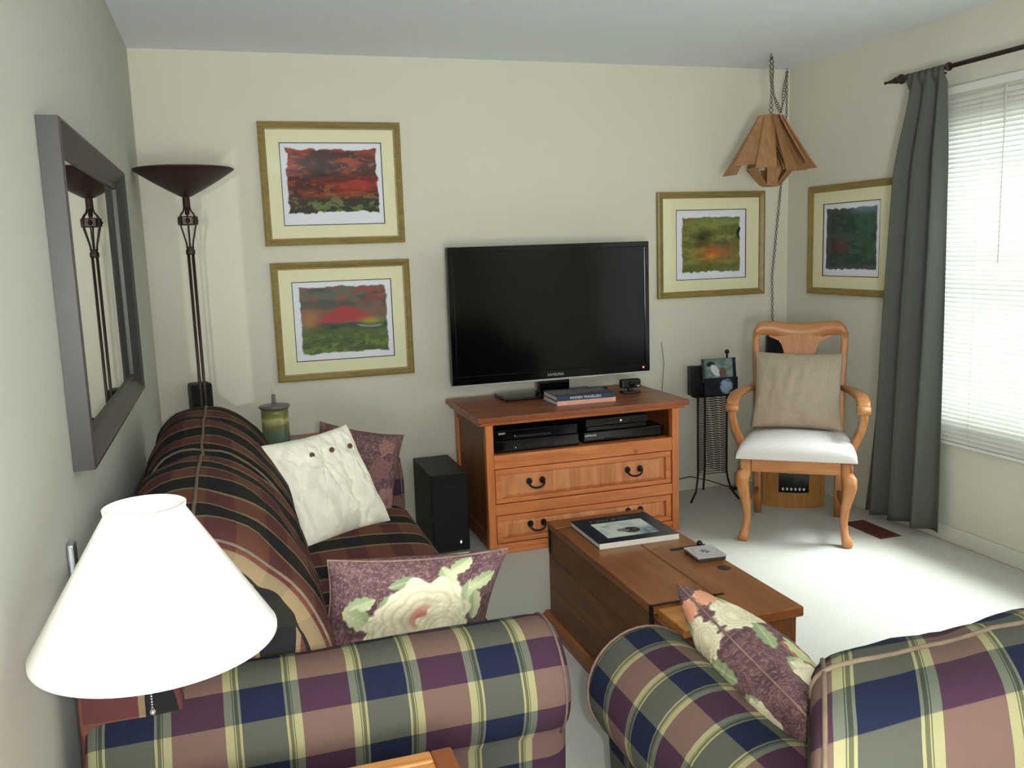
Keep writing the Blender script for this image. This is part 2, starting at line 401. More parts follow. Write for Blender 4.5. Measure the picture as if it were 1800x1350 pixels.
M_grille = plain('black_speaker_cloth', (14, 14, 14), .9, var=.1, bump=.3)
M_silver = plain('brushed_silver', (196, 198, 200), .3, .9, var=.03)
M_white_print = plain('white_ink', (225, 228, 230), .5, var=0)
M_gold = wood('olive_gilt_frame', (98, 84, 44), (134, 116, 62), (158, 140, 82), 'x', .45, 2.2)
M_matb = plain('cream_mat_board', (226, 222, 184), .9, var=.02)
M_line = plain('dark_mat_bevel', (38, 36, 44), .7, var=.02)
M_paintC = vcol_mat('artist_print', .8, .15, 0, .03, 60)
M_cover = vcol_mat('glossy_printed_cover', .22, .45, 0, .03, 60)
M_floral = vcol_mat('floral_print_cotton', .85, .2, .15, .14, 400)
M_page = plain('book_pages', (222, 218, 205), .8, var=.03)
M_plaid_a = fabric_plaid('plaid_upholstery_arm', .695)
M_plaid_b = fabric_plaid('plaid_upholstery_seat_dimmed', .07, v0=.03, dim=1)
M_plaid_d = fabric_plaid('plaid_upholstery_loveseat_arm', .07, v0=.03)
M_plaid_c = fabric_plaid('plaid_upholstery_loveseat', 1.265, per=.30, vper=.19, v0=.095)
M_pipe_d = plain('plaid_piping_brown', (104, 80, 72), .8, var=.25, scale=40)
M_pipe = plain('plaid_piping_beige', (108, 92, 74), .8, var=.25, scale=40)
M_white_c = plain('cream_cotton', (236, 232, 216), .85, spec=.2, var=.02, scale=8, bump=.15)
M_linen = plain('beige_linen', (172, 156, 136), .9, spec=.15, var=.1, scale=120, bump=.5)
M_seatc = plain('off_white_upholstery', (218, 212, 208), .9, spec=.15, var=.04, scale=120, bump=.4)
M_fpipe = plain('floral_piping', (138, 112, 100), .8, var=.35, scale=40)
M_button = plain('brown_wooden_button', (92, 58, 48), .4, var=.1)
M_shade = plain('white_lampshade_linen', (250, 248, 242), .85, spec=.2, var=.01, scale=200, bump=.1, Emission_Strength=0.0)
t = NT('grey_curtain'); c_ = t.coord('UV'); wv = t.noise(t.mapping(c_, (500, 260, 1)), 1, 2)
t.bump(wv, .4, .001); t.set(t.mix(wv, lin(112, 115, 106), lin(80, 84, 78)), .85, 0, .15)
tr = t.n('BsdfTranslucent'); tr.inputs[0].default_value = lin(120, 126, 120)
mx = t.n('MixShader'); mx.inputs[0].default_value = .25; t.l(t.b.outputs[0], mx.inputs[1]); t.l(tr.outputs[0], mx.inputs[2])
t.l(mx.outputs[0], t.t.nodes['Material Output'].inputs[0]); M_curtain = t.m
t = NT('white_blind_slat'); t.set(lin(236, 236, 230), .5, 0, .3); tr = t.n('BsdfTranslucent'); tr.inputs[0].default_value = lin(250, 250, 246)
mx = t.n('MixShader'); mx.inputs[0].default_value = .28; t.l(t.b.outputs[0], mx.inputs[1]); t.l(tr.outputs[0], mx.inputs[2])
t.l(mx.outputs[0], t.t.nodes['Material Output'].inputs[0]); M_blind = t.m
def glass_mat(name, tint=(1, 1, 1, 1), refl=.06, rough=.02):
    t = NT(name); tp = t.n('BsdfTransparent'); tp.inputs[0].default_value = tint
    gl = t.n('BsdfGlossy'); gl.inputs['Roughness'].default_value = rough
    lw = t.n('LayerWeight'); lw.inputs[0].default_value = .25
    f = t.math('ADD', t.math('MULTIPLY', lw.outputs['Facing'], refl*3), refl)
    mx = t.n('MixShader'); t.l(f, mx.inputs[0]); t.l(tp.outputs[0], mx.inputs[1]); t.l(gl.outputs[0], mx.inputs[2])
    t.l(mx.outputs[0], t.t.nodes['Material Output'].inputs[0]); return t.m
M_glass = glass_mat('clear_glass', refl=.012)
M_wglass = glass_mat('window_glass', (.94, .97, .96, 1), .04)
t = NT('mirror_silver'); M_mirror = t.set((.82, .85, .83, 1), .01, 1.0, .5)
M_mframe = plain('pewter_frame', (56, 52, 50), .45, .1, var=.12, scale=25)
t = NT('glazed_ceramic'); sz = t.n('SeparateXYZ'); t.l(t.coord('Object'), sz.inputs[0])
nzz = t.math('ADD', sz.outputs[2], t.math('MULTIPLY', t.noise(t.coord('Object'), 18, 4), .05))
M_jar = t.set(t.ramp(t.math('MULTIPLY', nzz, 5.0), [(.12, lin(60, 74, 96)), (.3, lin(88, 112, 88)), (.5, lin(104, 116, 92)), (.66, lin(128, 126, 84)), (.8, lin(196, 190, 130)), (.86, lin(140, 140, 74)), (1, lin(120, 120, 66))]), .18, 0, .6)
M_lid = plain('grey_glaze', (112, 108, 108), .3, var=.12)
M_red = NT('red_led').set(None, .4); M_red.node_tree.nodes['Principled BSDF'].inputs['Emission Color'].default_value = (1, .02, .1, 1); M_red.node_tree.nodes['Principled BSDF'].inputs['Emission Strength'].default_value = 4
M_grn = NT('green_led').set(None, .4); M_grn.node_tree.nodes['Principled BSDF'].inputs['Emission Color'].default_value = (.6, 1, .05, 1); M_grn.node_tree.nodes['Principled BSDF'].inputs['Emission Strength'].default_value = 3
M_wled = NT('white_led').set(None, .4); M_wled.node_tree.nodes['Principled BSDF'].inputs['Emission Color'].default_value = (.85, .9, 1, 1); M_wled.node_tree.nodes['Principled BSDF'].inputs['Emission Strength'].default_value = 2
M_cord = plain('grey_green_cord', (92, 90, 72), .6, var=.15)
M_vent = plain('brown_register', (96, 54, 44), .5, .2)
M_blue = plain('blue_cover', (70, 92, 140), .4)
M_peach = plain('peach_book_spine', (222, 166, 146), .5)
M_navy = plain('navy_book_spine', (40, 60, 92), .4)

# ------------------------------------------------------------------ room shell
struct(MB().box(-.15, W+.15, REAR-.15, .15, -.12, 0).build('floor', M_carpet))
struct(MB().box(-.15, W+.15, REAR-.15, .15, H, H+.12).build('ceiling', M_ceil))
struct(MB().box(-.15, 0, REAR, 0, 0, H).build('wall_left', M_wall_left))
struct(MB().box(-.15, W+.15, 0, .15, 0, H).build('wall_back', M_wall))
struct(MB().box(-.15, W+.15, REAR-.15, REAR, 0, H).build('wall_rear', M_wall))
WY0, WY1, WZ0, WZ1 = -3.25, -1.20, .62, 1.97
struct(MB().box(W, W+.15, REAR, WY0, 0, H).box(W, W+.15, WY1, 0, 0, H).box(W, W+.15, WY0, WY1, 0, WZ0).box(W, W+.15, WY0, WY1, WZ1, H).build('wall_right', M_wall))
def baseb(name, pts):
    m = MB()
    x0, y0, x1, y1 = pts; m.box(x0, x1, y0, y1, 0, .075, .004); return struct(m.build(name, M_trim))
baseb('baseboard_back', (.02, -.014, W-.016, -.001)); baseb('baseboard_right', (W-.014, REAR+.02, W-.001, -.016)); baseb('baseboard_left', (.001, REAR+.02, .014, -.016))
win = MB(); a = .05
for y0, y1, z0, z1 in ((WY0+.002, WY1-.002, WZ0+.002, WZ0+a), (WY0+.002, WY1-.002, WZ1-a, WZ1-.002), (WY0+.002, WY0+a, WZ0+a, WZ1-a), (WY1-a, WY1-.002, WZ0+a, WZ1-a)):
    win.box(W+.06, W+.12, y0, y1, z0, z1, .004)
wo = struct(win.build('window_1', M_trim))
MB().box(W+.07, W+.11, WY0+a, WY1-a, 1.325, 1.37, .003).build('meeting_rail', M_trim, wo)
MB().box(W+.088, W+.092, WY0+a, WY1-a, WZ0+a, 1.325).build('pane', M_wglass, wo)
MB().box(W+.088, W+.092, WY0+a, WY1-a, 1.37, WZ1-a).build('pane', M_wglass, wo)

# ---- venetian blind
bl = thing('venetian_blind', 'white slatted venetian blind glowing with daylight at the right', 'blind', (W-.022, -2.2, .48))
Y0, Y1 = -1.04, 1.08                           # local y
MB().box(-.016, .018, Y0, Y1, 1.605, 1.64, .003).build('headrail', M_blind, bl)
MB().box(-.011, .011, Y0, Y1, 0, .014, .003).build('bottom_rail', M_blind, bl)
sl = MB(); tl = math.radians(63); prof = []
for k in range(5):
    q = -1+k*.5; prof.append((q*.0125, .0016*(1-q*q)))
poly = [(a*math.cos(tl)-b*math.sin(tl), a*math.sin(tl)+b*math.cos(tl)) for a, b in prof] + [(a*math.cos(tl)-(b-.0005)*math.sin(tl), a*math.sin(tl)+(b-.0005)*math.cos(tl)) for a, b in reversed(prof)]
sl.prism(poly, Y0, Y1, 'y'); s0 = sl.build('slat', M_blind, bl)
nsl = 75; s0.location.z = .03
for k in range(1, nsl):
    c = s0.copy(); c.location.z = .03+k*1.57/nsl; C.objects.link(c); c.parent = bl
for yy in (.75, -.1, -.8): MB().tube([(-.0135, yy, .01), (-.0135, yy, 1.61)], .0008, 5).build('ladder_cord', M_trim, bl)
MB().tube([(-.02, .62, 1.6), (-.021, .62, .85)], .003, 6).build('tilt_wand', M_trim, bl)

# ---- curtain rod and curtain
RZ, RX = 2.20, W-.085
rod = thing('curtain_rod', 'dark brown curtain rod with pointed spear finial above the window', 'curtain rod', (RX, -1.0, RZ))
MB().tube([(0, -.04, 0), (0, -2.6, 0)], .0105, 12).build('rod', M_bronze, rod)
def ly(m, prof):   # lathe about the y axis
    n = 14; V = []; F = []
    for r, y in prof:
        for k in range(n): V.append((r*math.cos(2*PI*k/n), y, r*math.sin(2*PI*k/n)))
    for i in range(len(prof)-1):
        for k in range(n): F.append((i*n+k, i*n+(k+1) % n, (i+1)*n+(k+1) % n, (i+1)*n+k))
    F.append(tuple(range(n))[::-1]); F.append(tuple((len(prof)-1)*n+k for k in range(n))); return m.add(V, F, smooth=True)
ly(MB(), [(.0115, -.06), (.017, -.055), (.012, -.045), (.012, -.03), (.022, -.02), (.024, -.01), (.016, 0), (.013, .01), (.017, .02), (.011, .045), (.006, .08), (.005, .092), (.008, .097), (.003, .104)]).build('finial', M_bronze, rod)
ly(MB(), [(.012, -.312), (.019, -.309), (.019, -.300), (.012, -.297)]).build('end_ring', M_bronze, rod)
MB().bar([(0, -.20, -.006), (.04, -.20, -.006), (.0845, -.20, -.006)], .010, .010).build('bracket', M_bronze, rod)
def curtain():
    nz_, ns = 60, 90; V = []; F = []; UV = []
    zs = np.linspace(RZ+.012, .03, nz_)
    lt = lambda z: np.interp(z, [0, .6, 1.2, 1.75, 2.05, 2.25], [-.835, -.885, -.925, -.965, -1.04, -1.075])
    rtm = lambda z: np.interp(z, [0, .6, 1.75, 2.25], [-1.325, -1.315, -1.30, -1.288])
    for z in zs:
        hang = min(1, (RZ+.01-z)/.35); hang = max(0, hang)
        for s in np.linspace(0, 1, ns):
            y = lt(z)+(rtm(z)-lt(z))*s
            ph = 2*PI*(3.4*s+.25*math.sin(3*s+z*.8)); amp = (.010+.024*hang*(.7+.3*(2.2-z)/2.2))
            x = RX + amp*math.sin(ph) + .006*hang*math.sin(ph*2.3+1)
            if hang < .12: x = RX-.013+.004*math.sin(ph*2)
            zz = z + (.02*s if z < .1 else 0)
            V.append((x, y+.006*hang*math.cos(ph*1.0), zz))
    for i in range(nz_-1):
        for j in range(ns-1):
            a = i*ns+j; F.append((a, a+1, a+ns+1, a+ns)); UV.append([(q % ns/ns*.8, q//ns/nz_*2.2) for q in F[-1]])
    m = MB(); m.add(V, F, UV, smooth=True); o = m.build('curtain', M_curtain)
    sd = o.modifiers.new('s', 'SOLIDIFY'); sd.thickness = .002
    return tag(o, 'dark grey-green curtain panel hanging from the rod beside the blind', 'curtain')
curtain()

# ------------------------------------------------------------------ framed prints
def grid_panel(name, w, h, nu, nv, paint, mat, parent, loc=(0, 0, 0), plane='xz', thick=.001):
    us = np.linspace(0, 1, nu); vs = np.linspace(0, 1, nv); U, Vv = np.meshgrid(us, vs)
    col = paint(U, Vv).reshape(-1, 3); cols = np.ones((nu*nv, 4), np.float32); cols[:, :3] = np.clip(col, 0, 1)
    if plane == 'xz': P = [((u-.5)*w, 0, (v-.5)*h) for v in vs for u in us]
    else: P = [((u-.5)*w, (v-.5)*h, 0) for v in vs for u in us]
    F = [(j*nu+i, j*nu+i+1, (j+1)*nu+i+1, (j+1)*nu+i) for j in range(nv-1) for i in range(nu-1)]
    m = MB(); m.add(P, F); o = m.build(name, mat, parent, fix=False, cols=cols); o.location = loc
    return o
def ragged(U, V, seed, lo=(.05, .06), hi=(.95, .94), amp=.03):
    n = fbm(U*14, V*14, seed+40, 3)-.5
    x = np.minimum(U-lo[0], hi[0]-U)+n*amp; y = np.minimum(V-lo[1], hi[1]-V)+n*amp*1.6
    return sstep(0, .012, np.minimum(x, y))
def art_red(U, V):
    n = fbm(U*5+V*2, V*14, 1); n2 = fbm(U*16, V*30, 2); n3 = fbm(U*3, V*6, 3)
    c = np.broadcast_to(L((76, 44, 40)), U.shape+(3,)).copy()
    c = blend(c, sstep(.5, .68, n)*.9, (150, 62, 44)); c = blend(c, sstep(.58, .7, n2)*.5, (176, 104, 70))
    c = blend(c, np.exp(-(((U-.38)/.17)**2+((V-.66)/.2)**2)*1.4)*.85, (36, 30, 34))
    c = blend(c, np.exp(-(((U-.72)/.22)**2+((V-.47)/.07)**2))*.8, (172, 60, 52))
    g = sstep(.42, .25, V+.12*(n3-.5)); c = blend(c, g*.85, (50, 58, 50)); c = blend(c, g*sstep(.56, .64, n2)*.7, (116, 130, 78))
    return c
def art_hump(U, V):
    n = fbm(U*4, V*10, 11); n2 = fbm(U*18, V*24, 12)
    c = np.broadcast_to(L((98, 104, 88)), U.shape+(3,)).copy()
    c = blend(c, sstep(.45, .65, n)*.7, (66, 78, 74))
    c = blend(c, sstep(.55, .85, V)*sstep(.5, .62, n2+.2*(U-.4))*.6, (158, 66, 70))
    hump = .52+.17*np.exp(-((U-.52)/.2)**2)
    c = blend(c, sstep(.72, .6, V)*sstep(.5, .56, V)*.4, (150, 74, 70))
    c = blend(c, sstep(hump, hump-.02, V)*sstep(.46, .49, V)*sstep(.2, .3, U)*sstep(.86, .76, U), (166, 64, 72))
    c = blend(c, np.exp(-(((U-.16)/.09)**2+((V-.52)/.12)**2))*.8, (176, 120, 76))
    c = blend(c, np.exp(-(((U-.78)/.11)**2+((V-.47)/.05)**2))*.9, (160, 158, 70))
    c = blend(c, sstep(.45, .38, V)*.8, (88, 106, 66)); c = blend(c, sstep(.42, .2, V)*sstep(.5, .6, n2)*.7, (120, 140, 72))
    c = blend(c, sstep(.45, .2, V)*sstep(.55, .7, n)*.6, (66, 88, 60))
    w = .42+.015*np.sin(U*14); c = blend(c, np.exp(-((V-w)/.012)**2)*sstep(.6, .68, U)*sstep(.92, .84, U), (196, 204, 206))
    c = blend(c, np.exp(-((V-w-.005)/.03)**2)*sstep(.3, .4, U)*.5, (44, 58, 56))
    return c
def art_olive(U, V):
    n = fbm(U*4, V*12, 21); n2 = fbm(U*20, V*20, 22)
    c = np.broadcast_to(L((104, 108, 54)), U.shape+(3,)).copy()
    c = blend(c, sstep(.45, .65, n)*.8, (140, 142, 76)); c = blend(c, sstep(.55, .7, n2)*.4, (70, 78, 36))
    c = blend(c, sstep(.7, .95, V)*.4, (92, 120, 66)); c = blend(c, sstep(.32, .1, U)*sstep(.6, 1, V)*.6, (140, 90, 46))
    c = blend(c, np.exp(-(((U-.38)/.14)**2+((V-.6)/.1)**2))*.9, (44, 46, 40)); c = blend(c, np.exp(-(((U-.68)/.2)**2+((V-.5)/.07)**2))*.7, (60, 56, 40))
    c = blend(c, np.exp(-(((U-.55)/.24)**2+((V-.38)/.1)**2))*.9, (170, 96, 48)); c = blend(c, np.exp(-(((U-.5)/.07)**2+((V-.33)/.04)**2))*.8, (212, 148, 70))
    c = blend(c, sstep(1.1, .9, np.hypot((U-.93)/.065, (V-.66)/.09)), (40, 40, 38)); c = blend(c, sstep(.3, .05, V)*sstep(.5, .6, n)*.7, (62, 60, 34))
    return c
def art_teal(U, V):
    n = fbm(U*4, V*9, 31); n2 = fbm(U*16, V*20, 32)
    c = np.broadcast_to(L((52, 70, 64)), U.shape+(3,)).copy()
    c = blend(c, sstep(.45, .65, n)*.7, (64, 96, 76)); c = blend(c, sstep(.45, .1, U)*.6, (66, 58, 62))
    c = blend(c, np.exp(-(((U-.33)/.14)**2+((V-.42)/.1)**2))*.7, (112, 62, 56)); c = blend(c, sstep(.78, .98, V)*sstep(.4, .7, U)*.8, (120, 146, 156))
    c = blend(c, sstep(.25, .05, V)*.6, (66, 66, 74)); c = blend(c, sstep(.6, .7, n2)*.3, (90, 112, 92))
    return c
def framed(label, art, seed, lo, hi, at, rz=0, amp=.03, hw=.505, hh=.405):
    r = thing('framed_print', label, 'picture', at, rz, 'olive framed prints on the walls'); w, h, m_, d = .70, .60, .036, .022
    f = MB()
    for a, b, c, e in (((-w/2, -h/2), (w/2, -h/2), (w/2-m_, -h/2+m_), (-w/2+m_, -h/2+m_)), ((-w/2, h/2), (w/2, h/2), (w/2-m_, h/2-m_), (-w/2+m_, h/2-m_)),
                       ((-w/2, -h/2), (-w/2, h/2), (-w/2+m_, h/2-m_), (-w/2+m_, -h/2+m_)), ((w/2, -h/2), (w/2, h/2), (w/2-m_, h/2-m_), (w/2-m_, -h/2+m_))):
        def lift(p, q, t_): return (p[0]+(q[0]-p[0])*t_, p[1]+(q[1]-p[1])*t_)
        pr = [(0, -.001), (0, -d), (.3, -d-.004), (.62, -d+.002), (.8, -d+.006), (1, -d+.007), (1, -.001)]
        V = []
        for (t_, y) in pr: q = lift(a, e, t_); V.append((q[0], y, q[1]))
        for (t_, y) in pr: q = lift(b, c, t_); V.append((q[0], y, q[1]))
        n = len(pr); f.add(V, [(k, (k+1) % n, n+(k+1) % n, n+k) for k in range(n)])
    f.build('frame', M_gold, r)
    mb = MB(); W2, H2 = w/2-m_, h/2-m_
    for x0, x1, z0, z1 in ((-W2, W2, -H2, -hh/2), (-W2, W2, hh/2, H2), (-W2, -hw/2, -hh/2, hh/2), (hw/2, W2, -hh/2, hh/2)): mb.box(x0, x1, -.010, -.006, z0, z1)
    mb.build('mat_board', M_matb, r)
    bb = MB(); q = .004
    for x0, x1, z0, z1 in ((-hw/2, hw/2, -hh/2, -hh/2+q), (-hw/2, hw/2, hh/2-q, hh/2), (-hw/2, -hw/2+q, -hh/2+q, hh/2-q), (hw/2-q, hw/2, -hh/2+q, hh/2-q)): bb.box(x0, x1, -.0095, -.005, z0, z1)
    bb.build('mat_bevel', M_line, r)
    def paint(U, V):
        m = ragged(U, V, seed, lo, hi, amp); white = np.broadcast_to(L((226, 228, 236)), U.shape+(3,)).copy()
        return white*(1-m[..., None])+art(U, V)*m[..., None]
    grid_panel('print', hw-.004, hh-.004, 150, 120, paint, M_paintC, r, (0, -.0055, 0))
    MB().box(-W2, W2, -.0135, -.0125, -H2, H2).build('glazing', M_glass, r)
    return r
framed('upper left framed print, dark rust-red abstract landscape in an olive frame', art_red, 1, (.05, .15), (.95, .93), (.904, -.001, 1.815), amp=.05)
framed('lower left framed print, green abstract with a red hump in the middle', art_hump, 2, (.06, .08), (.95, .94), (.918, -.001, 1.131))
framed('framed print right of the television, olive-green abstract with orange centre', art_olive, 3, (.08, .10), (.92, .9), (3.053, -.001, 1.45), hw=.46, hh=.40)
framed('framed print on the window wall, dark teal abstract partly behind the curtain', art_teal, 4, (.05, .09), (.95, .93), (W-.001, -.575, 1.452), rz=-PI/2, hw=.46, hh=.40)

# ------------------------------------------------------------------ wall mirror (left wall)
mr = thing('wall_mirror', 'large rectangular mirror in a pewter-brown frame on the left wall', 'mirror', (.001, -1.87, 1.39))
my0, my1, mz0, mz1, fwid, D = -.655, .655, -.378, .378, .062, .046
f = MB(); pr = [(0, 0), (0, D-.004), (.05, D), (.14, D), (.25, D-.008), (.72, .016), (.86, .014), (.9, .019), (1, .018), (1, 0)]
cs = [(my0, mz0), (my1, mz0), (my1, mz1), (my0, mz1)]; ins = [(my0+fwid, mz0+fwid), (my1-fwid, mz0+fwid), (my1-fwid, mz1-fwid), (my0+fwid, mz1-fwid)]
for k in range(4):
    a, b, c, e = cs[k], cs[(k+1) % 4], ins[(k+1) % 4], ins[k]; V = []
    for tt, x in pr: V.append((x, a[0]+(e[0]-a[0])*tt, a[1]+(e[1]-a[1])*tt))
    for tt, x in pr: V.append((x, b[0]+(c[0]-b[0])*tt, b[1]+(c[1]-b[1])*tt))
    n = len(pr); f.add(V, [(i, (i+1) % n, n+(i+1) % n, n+i) for i in range(n)])
f.build('frame', M_mframe, mr)
MB().box(.004, .012, my0+fwid, my1-fwid, mz0+fwid, mz1-fwid).build('mirror_glass', M_mirror, mr)

# ------------------------------------------------------------------ sofas
def smooth_closed(pts, per=6):
    n = len(pts); out = []
    for i in range(n):
        p0, p1, p2, p3 = [np.array(pts[(i+k-1) % n], float) for k in range(4)]
        for j in range(per):
            t_ = j/per; out.append(tuple(.5*((2*p1)+(-p0+p2)*t_+(2*p0-5*p1+4*p2-p3)*t_**2+(-p0+3*p1-3*p2+p3)*t_**3)))
    return out
def sweep(mb, prof, ts, scs, place, lump=0.0, seed=0, voff=0.0, offs=None, cap_in=True):
    """closed profile (p,z) swept along t; UV = (t, arc length)"""
    P = np.array(prof); c = P.mean(0); n = len(P)
    arc = np.concatenate([[0], np.cumsum(np.linalg.norm(np.diff(np.vstack([P, P[:1]]), axis=0), axis=1))])
    V = []; 
    for i, (t_, s_) in enumerate(zip(ts, scs)):
        of = offs[i] if offs else (0, 0)
        for k in range(n):
            q = c+(P[k]-c)*s_; dx = P[k]-c; ln = np.linalg.norm(dx)+1e-6
            nzv = (mnoise.noise(Vector((t_*5+seed, P[k][0]*6, P[k][1]*6)))+.5*mnoise.noise(Vector((t_*13+seed, P[k][0]*14, P[k][1]*14))))*lump
            q = q+dx/ln*nzv; V.append(place(t_, q[0]+of[0], q[1]+of[1]))
    F = []; UV = []
    for i in range(len(ts)-1):
        for k in range(n):
            kk = (k+1) % n; F.append((i*n+k, i*n+kk, (i+1)*n+kk, (i+1)*n+k))
            UV.append([(ts[i], arc[k]+voff), (ts[i], arc[k+1]+voff), (ts[i+1], arc[k+1]+voff), (ts[i+1], arc[k]+voff)])
    for i, side in ((0, -1), (len(ts)-1, 1)):
        base = len(V); q = c
        V.append(place(ts[i]+side*.004, c[0], c[1]))
        for k in range(n):
            kk = (k+1) % n; F.append((i*n+k, i*n+kk, base))
            f2 = lambda a: (P[a][0], P[a][1]+voff)
            UV.append([f2(k), f2(kk), (c[0], c[1]+voff)])
    mb.add(V, F, UV, smooth=True); return mb
def arc(cx, cz, r, a0, a1, n):
    return [(cx+r*math.cos(math.radians(a0+(a1-a0)*k/(n-1))), cz+r*math.sin(math.radians(a0+(a1-a0)*k/(n-1)))) for k in range(n)]
def ends(t0, t1, n, rnd, smin, d=.6):
    """ring positions with rounded ends"""
    ts = []; sc = []
    for k in range(5): q = k/5; ts.append(t0+rnd*(1-math.cos(q*PI/2))); sc.append(smin+(1-smin)*math.sin(q*PI/2)**d)
    for k in range(n+1): ts.append(t0+rnd+(t1-t0-2*rnd)*k/n); sc.append(1)
    for k in range(4, -1, -1): q = k/5; ts.append(t1-rnd*(1-math.cos(q*PI/2))); sc.append(smin+(1-smin)*math.sin(q*PI/2)**d)
    return ts, sc
def make_sofa(name, label, cat, along, A0, A1, B0, mats, arms=(1, 1), armtop=.66, vA=0.0, bz=0.0, brnd=.07, skew=0.0, bs=1.0):
    """A0..A1 along the length (outer faces of the rolled arms), B0 the back plane; along: 'y' (faces +x) or 'x' (faces +y)"""
    mid = (A0+A1)/2; org = Vector((B0+.48, mid, 0)) if along == 'y' else Vector((mid, B0+.48, 0))
    root = thing(name, label, cat, org); ma, ms = mats
    PL = (lambda a, b, z: (B0+b-org.x, a-org.y, z)) if along == 'y' else (lambda a, b, z: (a-org.x, B0+b*bs-org.y, z))
    r = .13; iA0, iA1 = A0+.28, A1-.28
    # base, its front rail
    m = MB(); pr = [(.05, .05), (.88, .05), (.90, .07), (.90, .27), (.88, .29), (.05, .29)]
    ts = list(np.linspace(A0+.06, A1-.06, 8)); sweep(m, pr, ts, [1]*8, PL); m.build('base', ms, root)
    for a in (A0+.12, A1-.12):
        for b in (.1, .84): 
            q = MB(); p0 = PL(a, b, 0); q.lathe([(.0001, 0), (.022, 0), (.03, .02), (.032, .055), (.0001, .056)], p0[0], p0[1], 14); q.build('foot', M_bronze, root)
    # back frame
    m = MB(); pr = smooth_closed([(.03, .06), (.02, .3), (.02, .6), (.03, .75), (.09, .80), (.17, .78), (.21, .6), (.23, .3), (.22, .06)], 3)
    if skew: pr = [(p_[0], min(p_[1], .62+.1*(p_[1]-.62))) for p_ in pr]
    ts, sc = ends(A0+.05, A1-.05, 10, .03, .9); sweep(m, pr, ts, sc, PL); m.build('back_frame', ms, root)
    # arms
    for side, ci in ((1, A0+r), (-1, A1-r)):
        pr = []
        cz = armtop-r
        pr += [(ci+side*.125, .06), (ci+side*.13, .3), (ci+side*.132, cz-.04)]
        pr += [(ci+side*r*math.cos(q)*1.0, cz+r*math.sin(q)) for q in np.radians(np.linspace(4, 215, 22))]
        pr += [(ci-side*.085, cz-.10), (ci-side*.08, .3), (ci-side*.075, .06)]
        ts, sc = ends(.03, .965, 22, .045, .80, .8); m = MB()
        PB = lambda t_, p_, z_: PL(p_, t_, z_)
        sweep(m, pr, ts, sc, PB, lump=.003, seed=ci, voff=vA); o = m.build('arm', ma, root)
        e = MB(); c = np.array(pr).mean(0); tsr = .965-.028
        pts = [PL(c[0]+(q[0]-c[0])*.985, tsr+.012, c[1]+(q[1]-c[1])*.985) for q in pr[2:-2]]; e.tube(pts, .003, 6); e.build('piping', M_pipe_d, o)
    # seat cushions
    half = (iA1-iA0)/2; mid = (iA0+iA1)/2
    for a0, a1 in ((iA0+.004, mid-.004), (mid+.004, iA1-.004)):
        pr = smooth_closed([(.24, .295), (.5, .292), (.9, .297), (.955, .325), (.965, .39), (.95, .445), (.89, .475), (.7, .488), (.45, .485), (.26, .47), (.235, .38)], 5)
        ts, sc = ends(a0, a1, 20, .03, .93); offs = [(0, .012*math.sin(PI*(t_-a0)/(a1-a0))) for t_ in ts]
        m = MB(); sweep(m, pr, ts, sc, PL, lump=.004, seed=a0, offs=offs); o = m.build('seat_cushion', ms, root)
        e = MB(); e.tube([PL(t_, .955, .445) for t_ in np.linspace(a0+.02, a1-.02, 20)], .004, 6); e.build('piping', M_pipe, o)
    # back cushions
    PL0 = PL
    if skew:   # the cushion wraps behind the arm: longer at the rear than at the front
        def PL(a, b, z): return PL0(a+skew*max(0, b-.03)*min(1, max(0, 1-(a-(iA0-.1))/.5)), b, z)
    bpts = [(.50, .47), (.515, .57), (.485, .69), (.425, .80), (.34, .885), (.235, .925), (.13, .905), (.065, .83), (.045, .72), (.07, .60), (.16, .50), (.3, .455)]
    for a0, a1 in ((iA0-(.30 if skew else .10), mid-.006), (mid+.006, iA1+.10)):
        pr = smooth_closed([(p_[0], p_[1]+bz*max(0, (p_[1]-.5)/.42)) for p_ in bpts], 4); ts, sc = ends(a0, a1, 26, brnd, (.74 if brnd > .05 else .80), .7)
        offs = [(0, .012*math.sin(PI*(t_-a0)/(a1-a0))-.006) for t_ in ts]
        m = MB(); sweep(m, pr, ts, sc, PL, lump=.011, seed=a0*3+1, offs=offs); o = m.build('back_cushion', ms, root)
        e = MB(); pts = []
        ki = 5*4
        c = np.array(pr).mean(0)
        for t_, s_, of in zip(ts, sc, offs):
            q = c+(np.array(pr[ki])-c)*s_; dx = np.array(pr[ki])-c
            nzv = (mnoise.noise(Vector((t_*5+a0*3+1, pr[ki][0]*6, pr[ki][1]*6)))+.5*mnoise.noise(Vector((t_*13+a0*3+1, pr[ki][0]*14, pr[ki][1]*14))))*.011
            q = q+dx/np.linalg.norm(dx)*(nzv+.001); pts.append(PL(t_, q[0]+of[0], q[1]+of[1]))
        e.tube(pts, .0045, 6); e.build('piping', M_pipe, o)
        for i in (3, len(ts)-4):                       # piping round each end panel
            pts = []
            for p_ in pr:
                q = c+(np.array(p_)-c)*sc[i]; dx = np.array(p_)-c
                nzv = (mnoise.noise(Vector((ts[i]*5+a0*3+1, p_[0]*6, p_[1]*6)))+.5*mnoise.noise(Vector((ts[i]*13+a0*3+1, p_[0]*14, p_[1]*14))))*.011
                q = q+dx/np.linalg.norm(dx)*nzv; pts.append(PL(ts[i], q[0]+offs[i][0], q[1]+offs[i][1]))
            MB().tube(pts, .004, 6, closed=True).build('piping', M_pipe, o)
    return root
make_sofa('sofa', 'plaid sofa against the left wall under the mirror', 'sofa', 'y', -3.0, -.92, .01, (M_plaid_a, M_plaid_b), vA=.092)
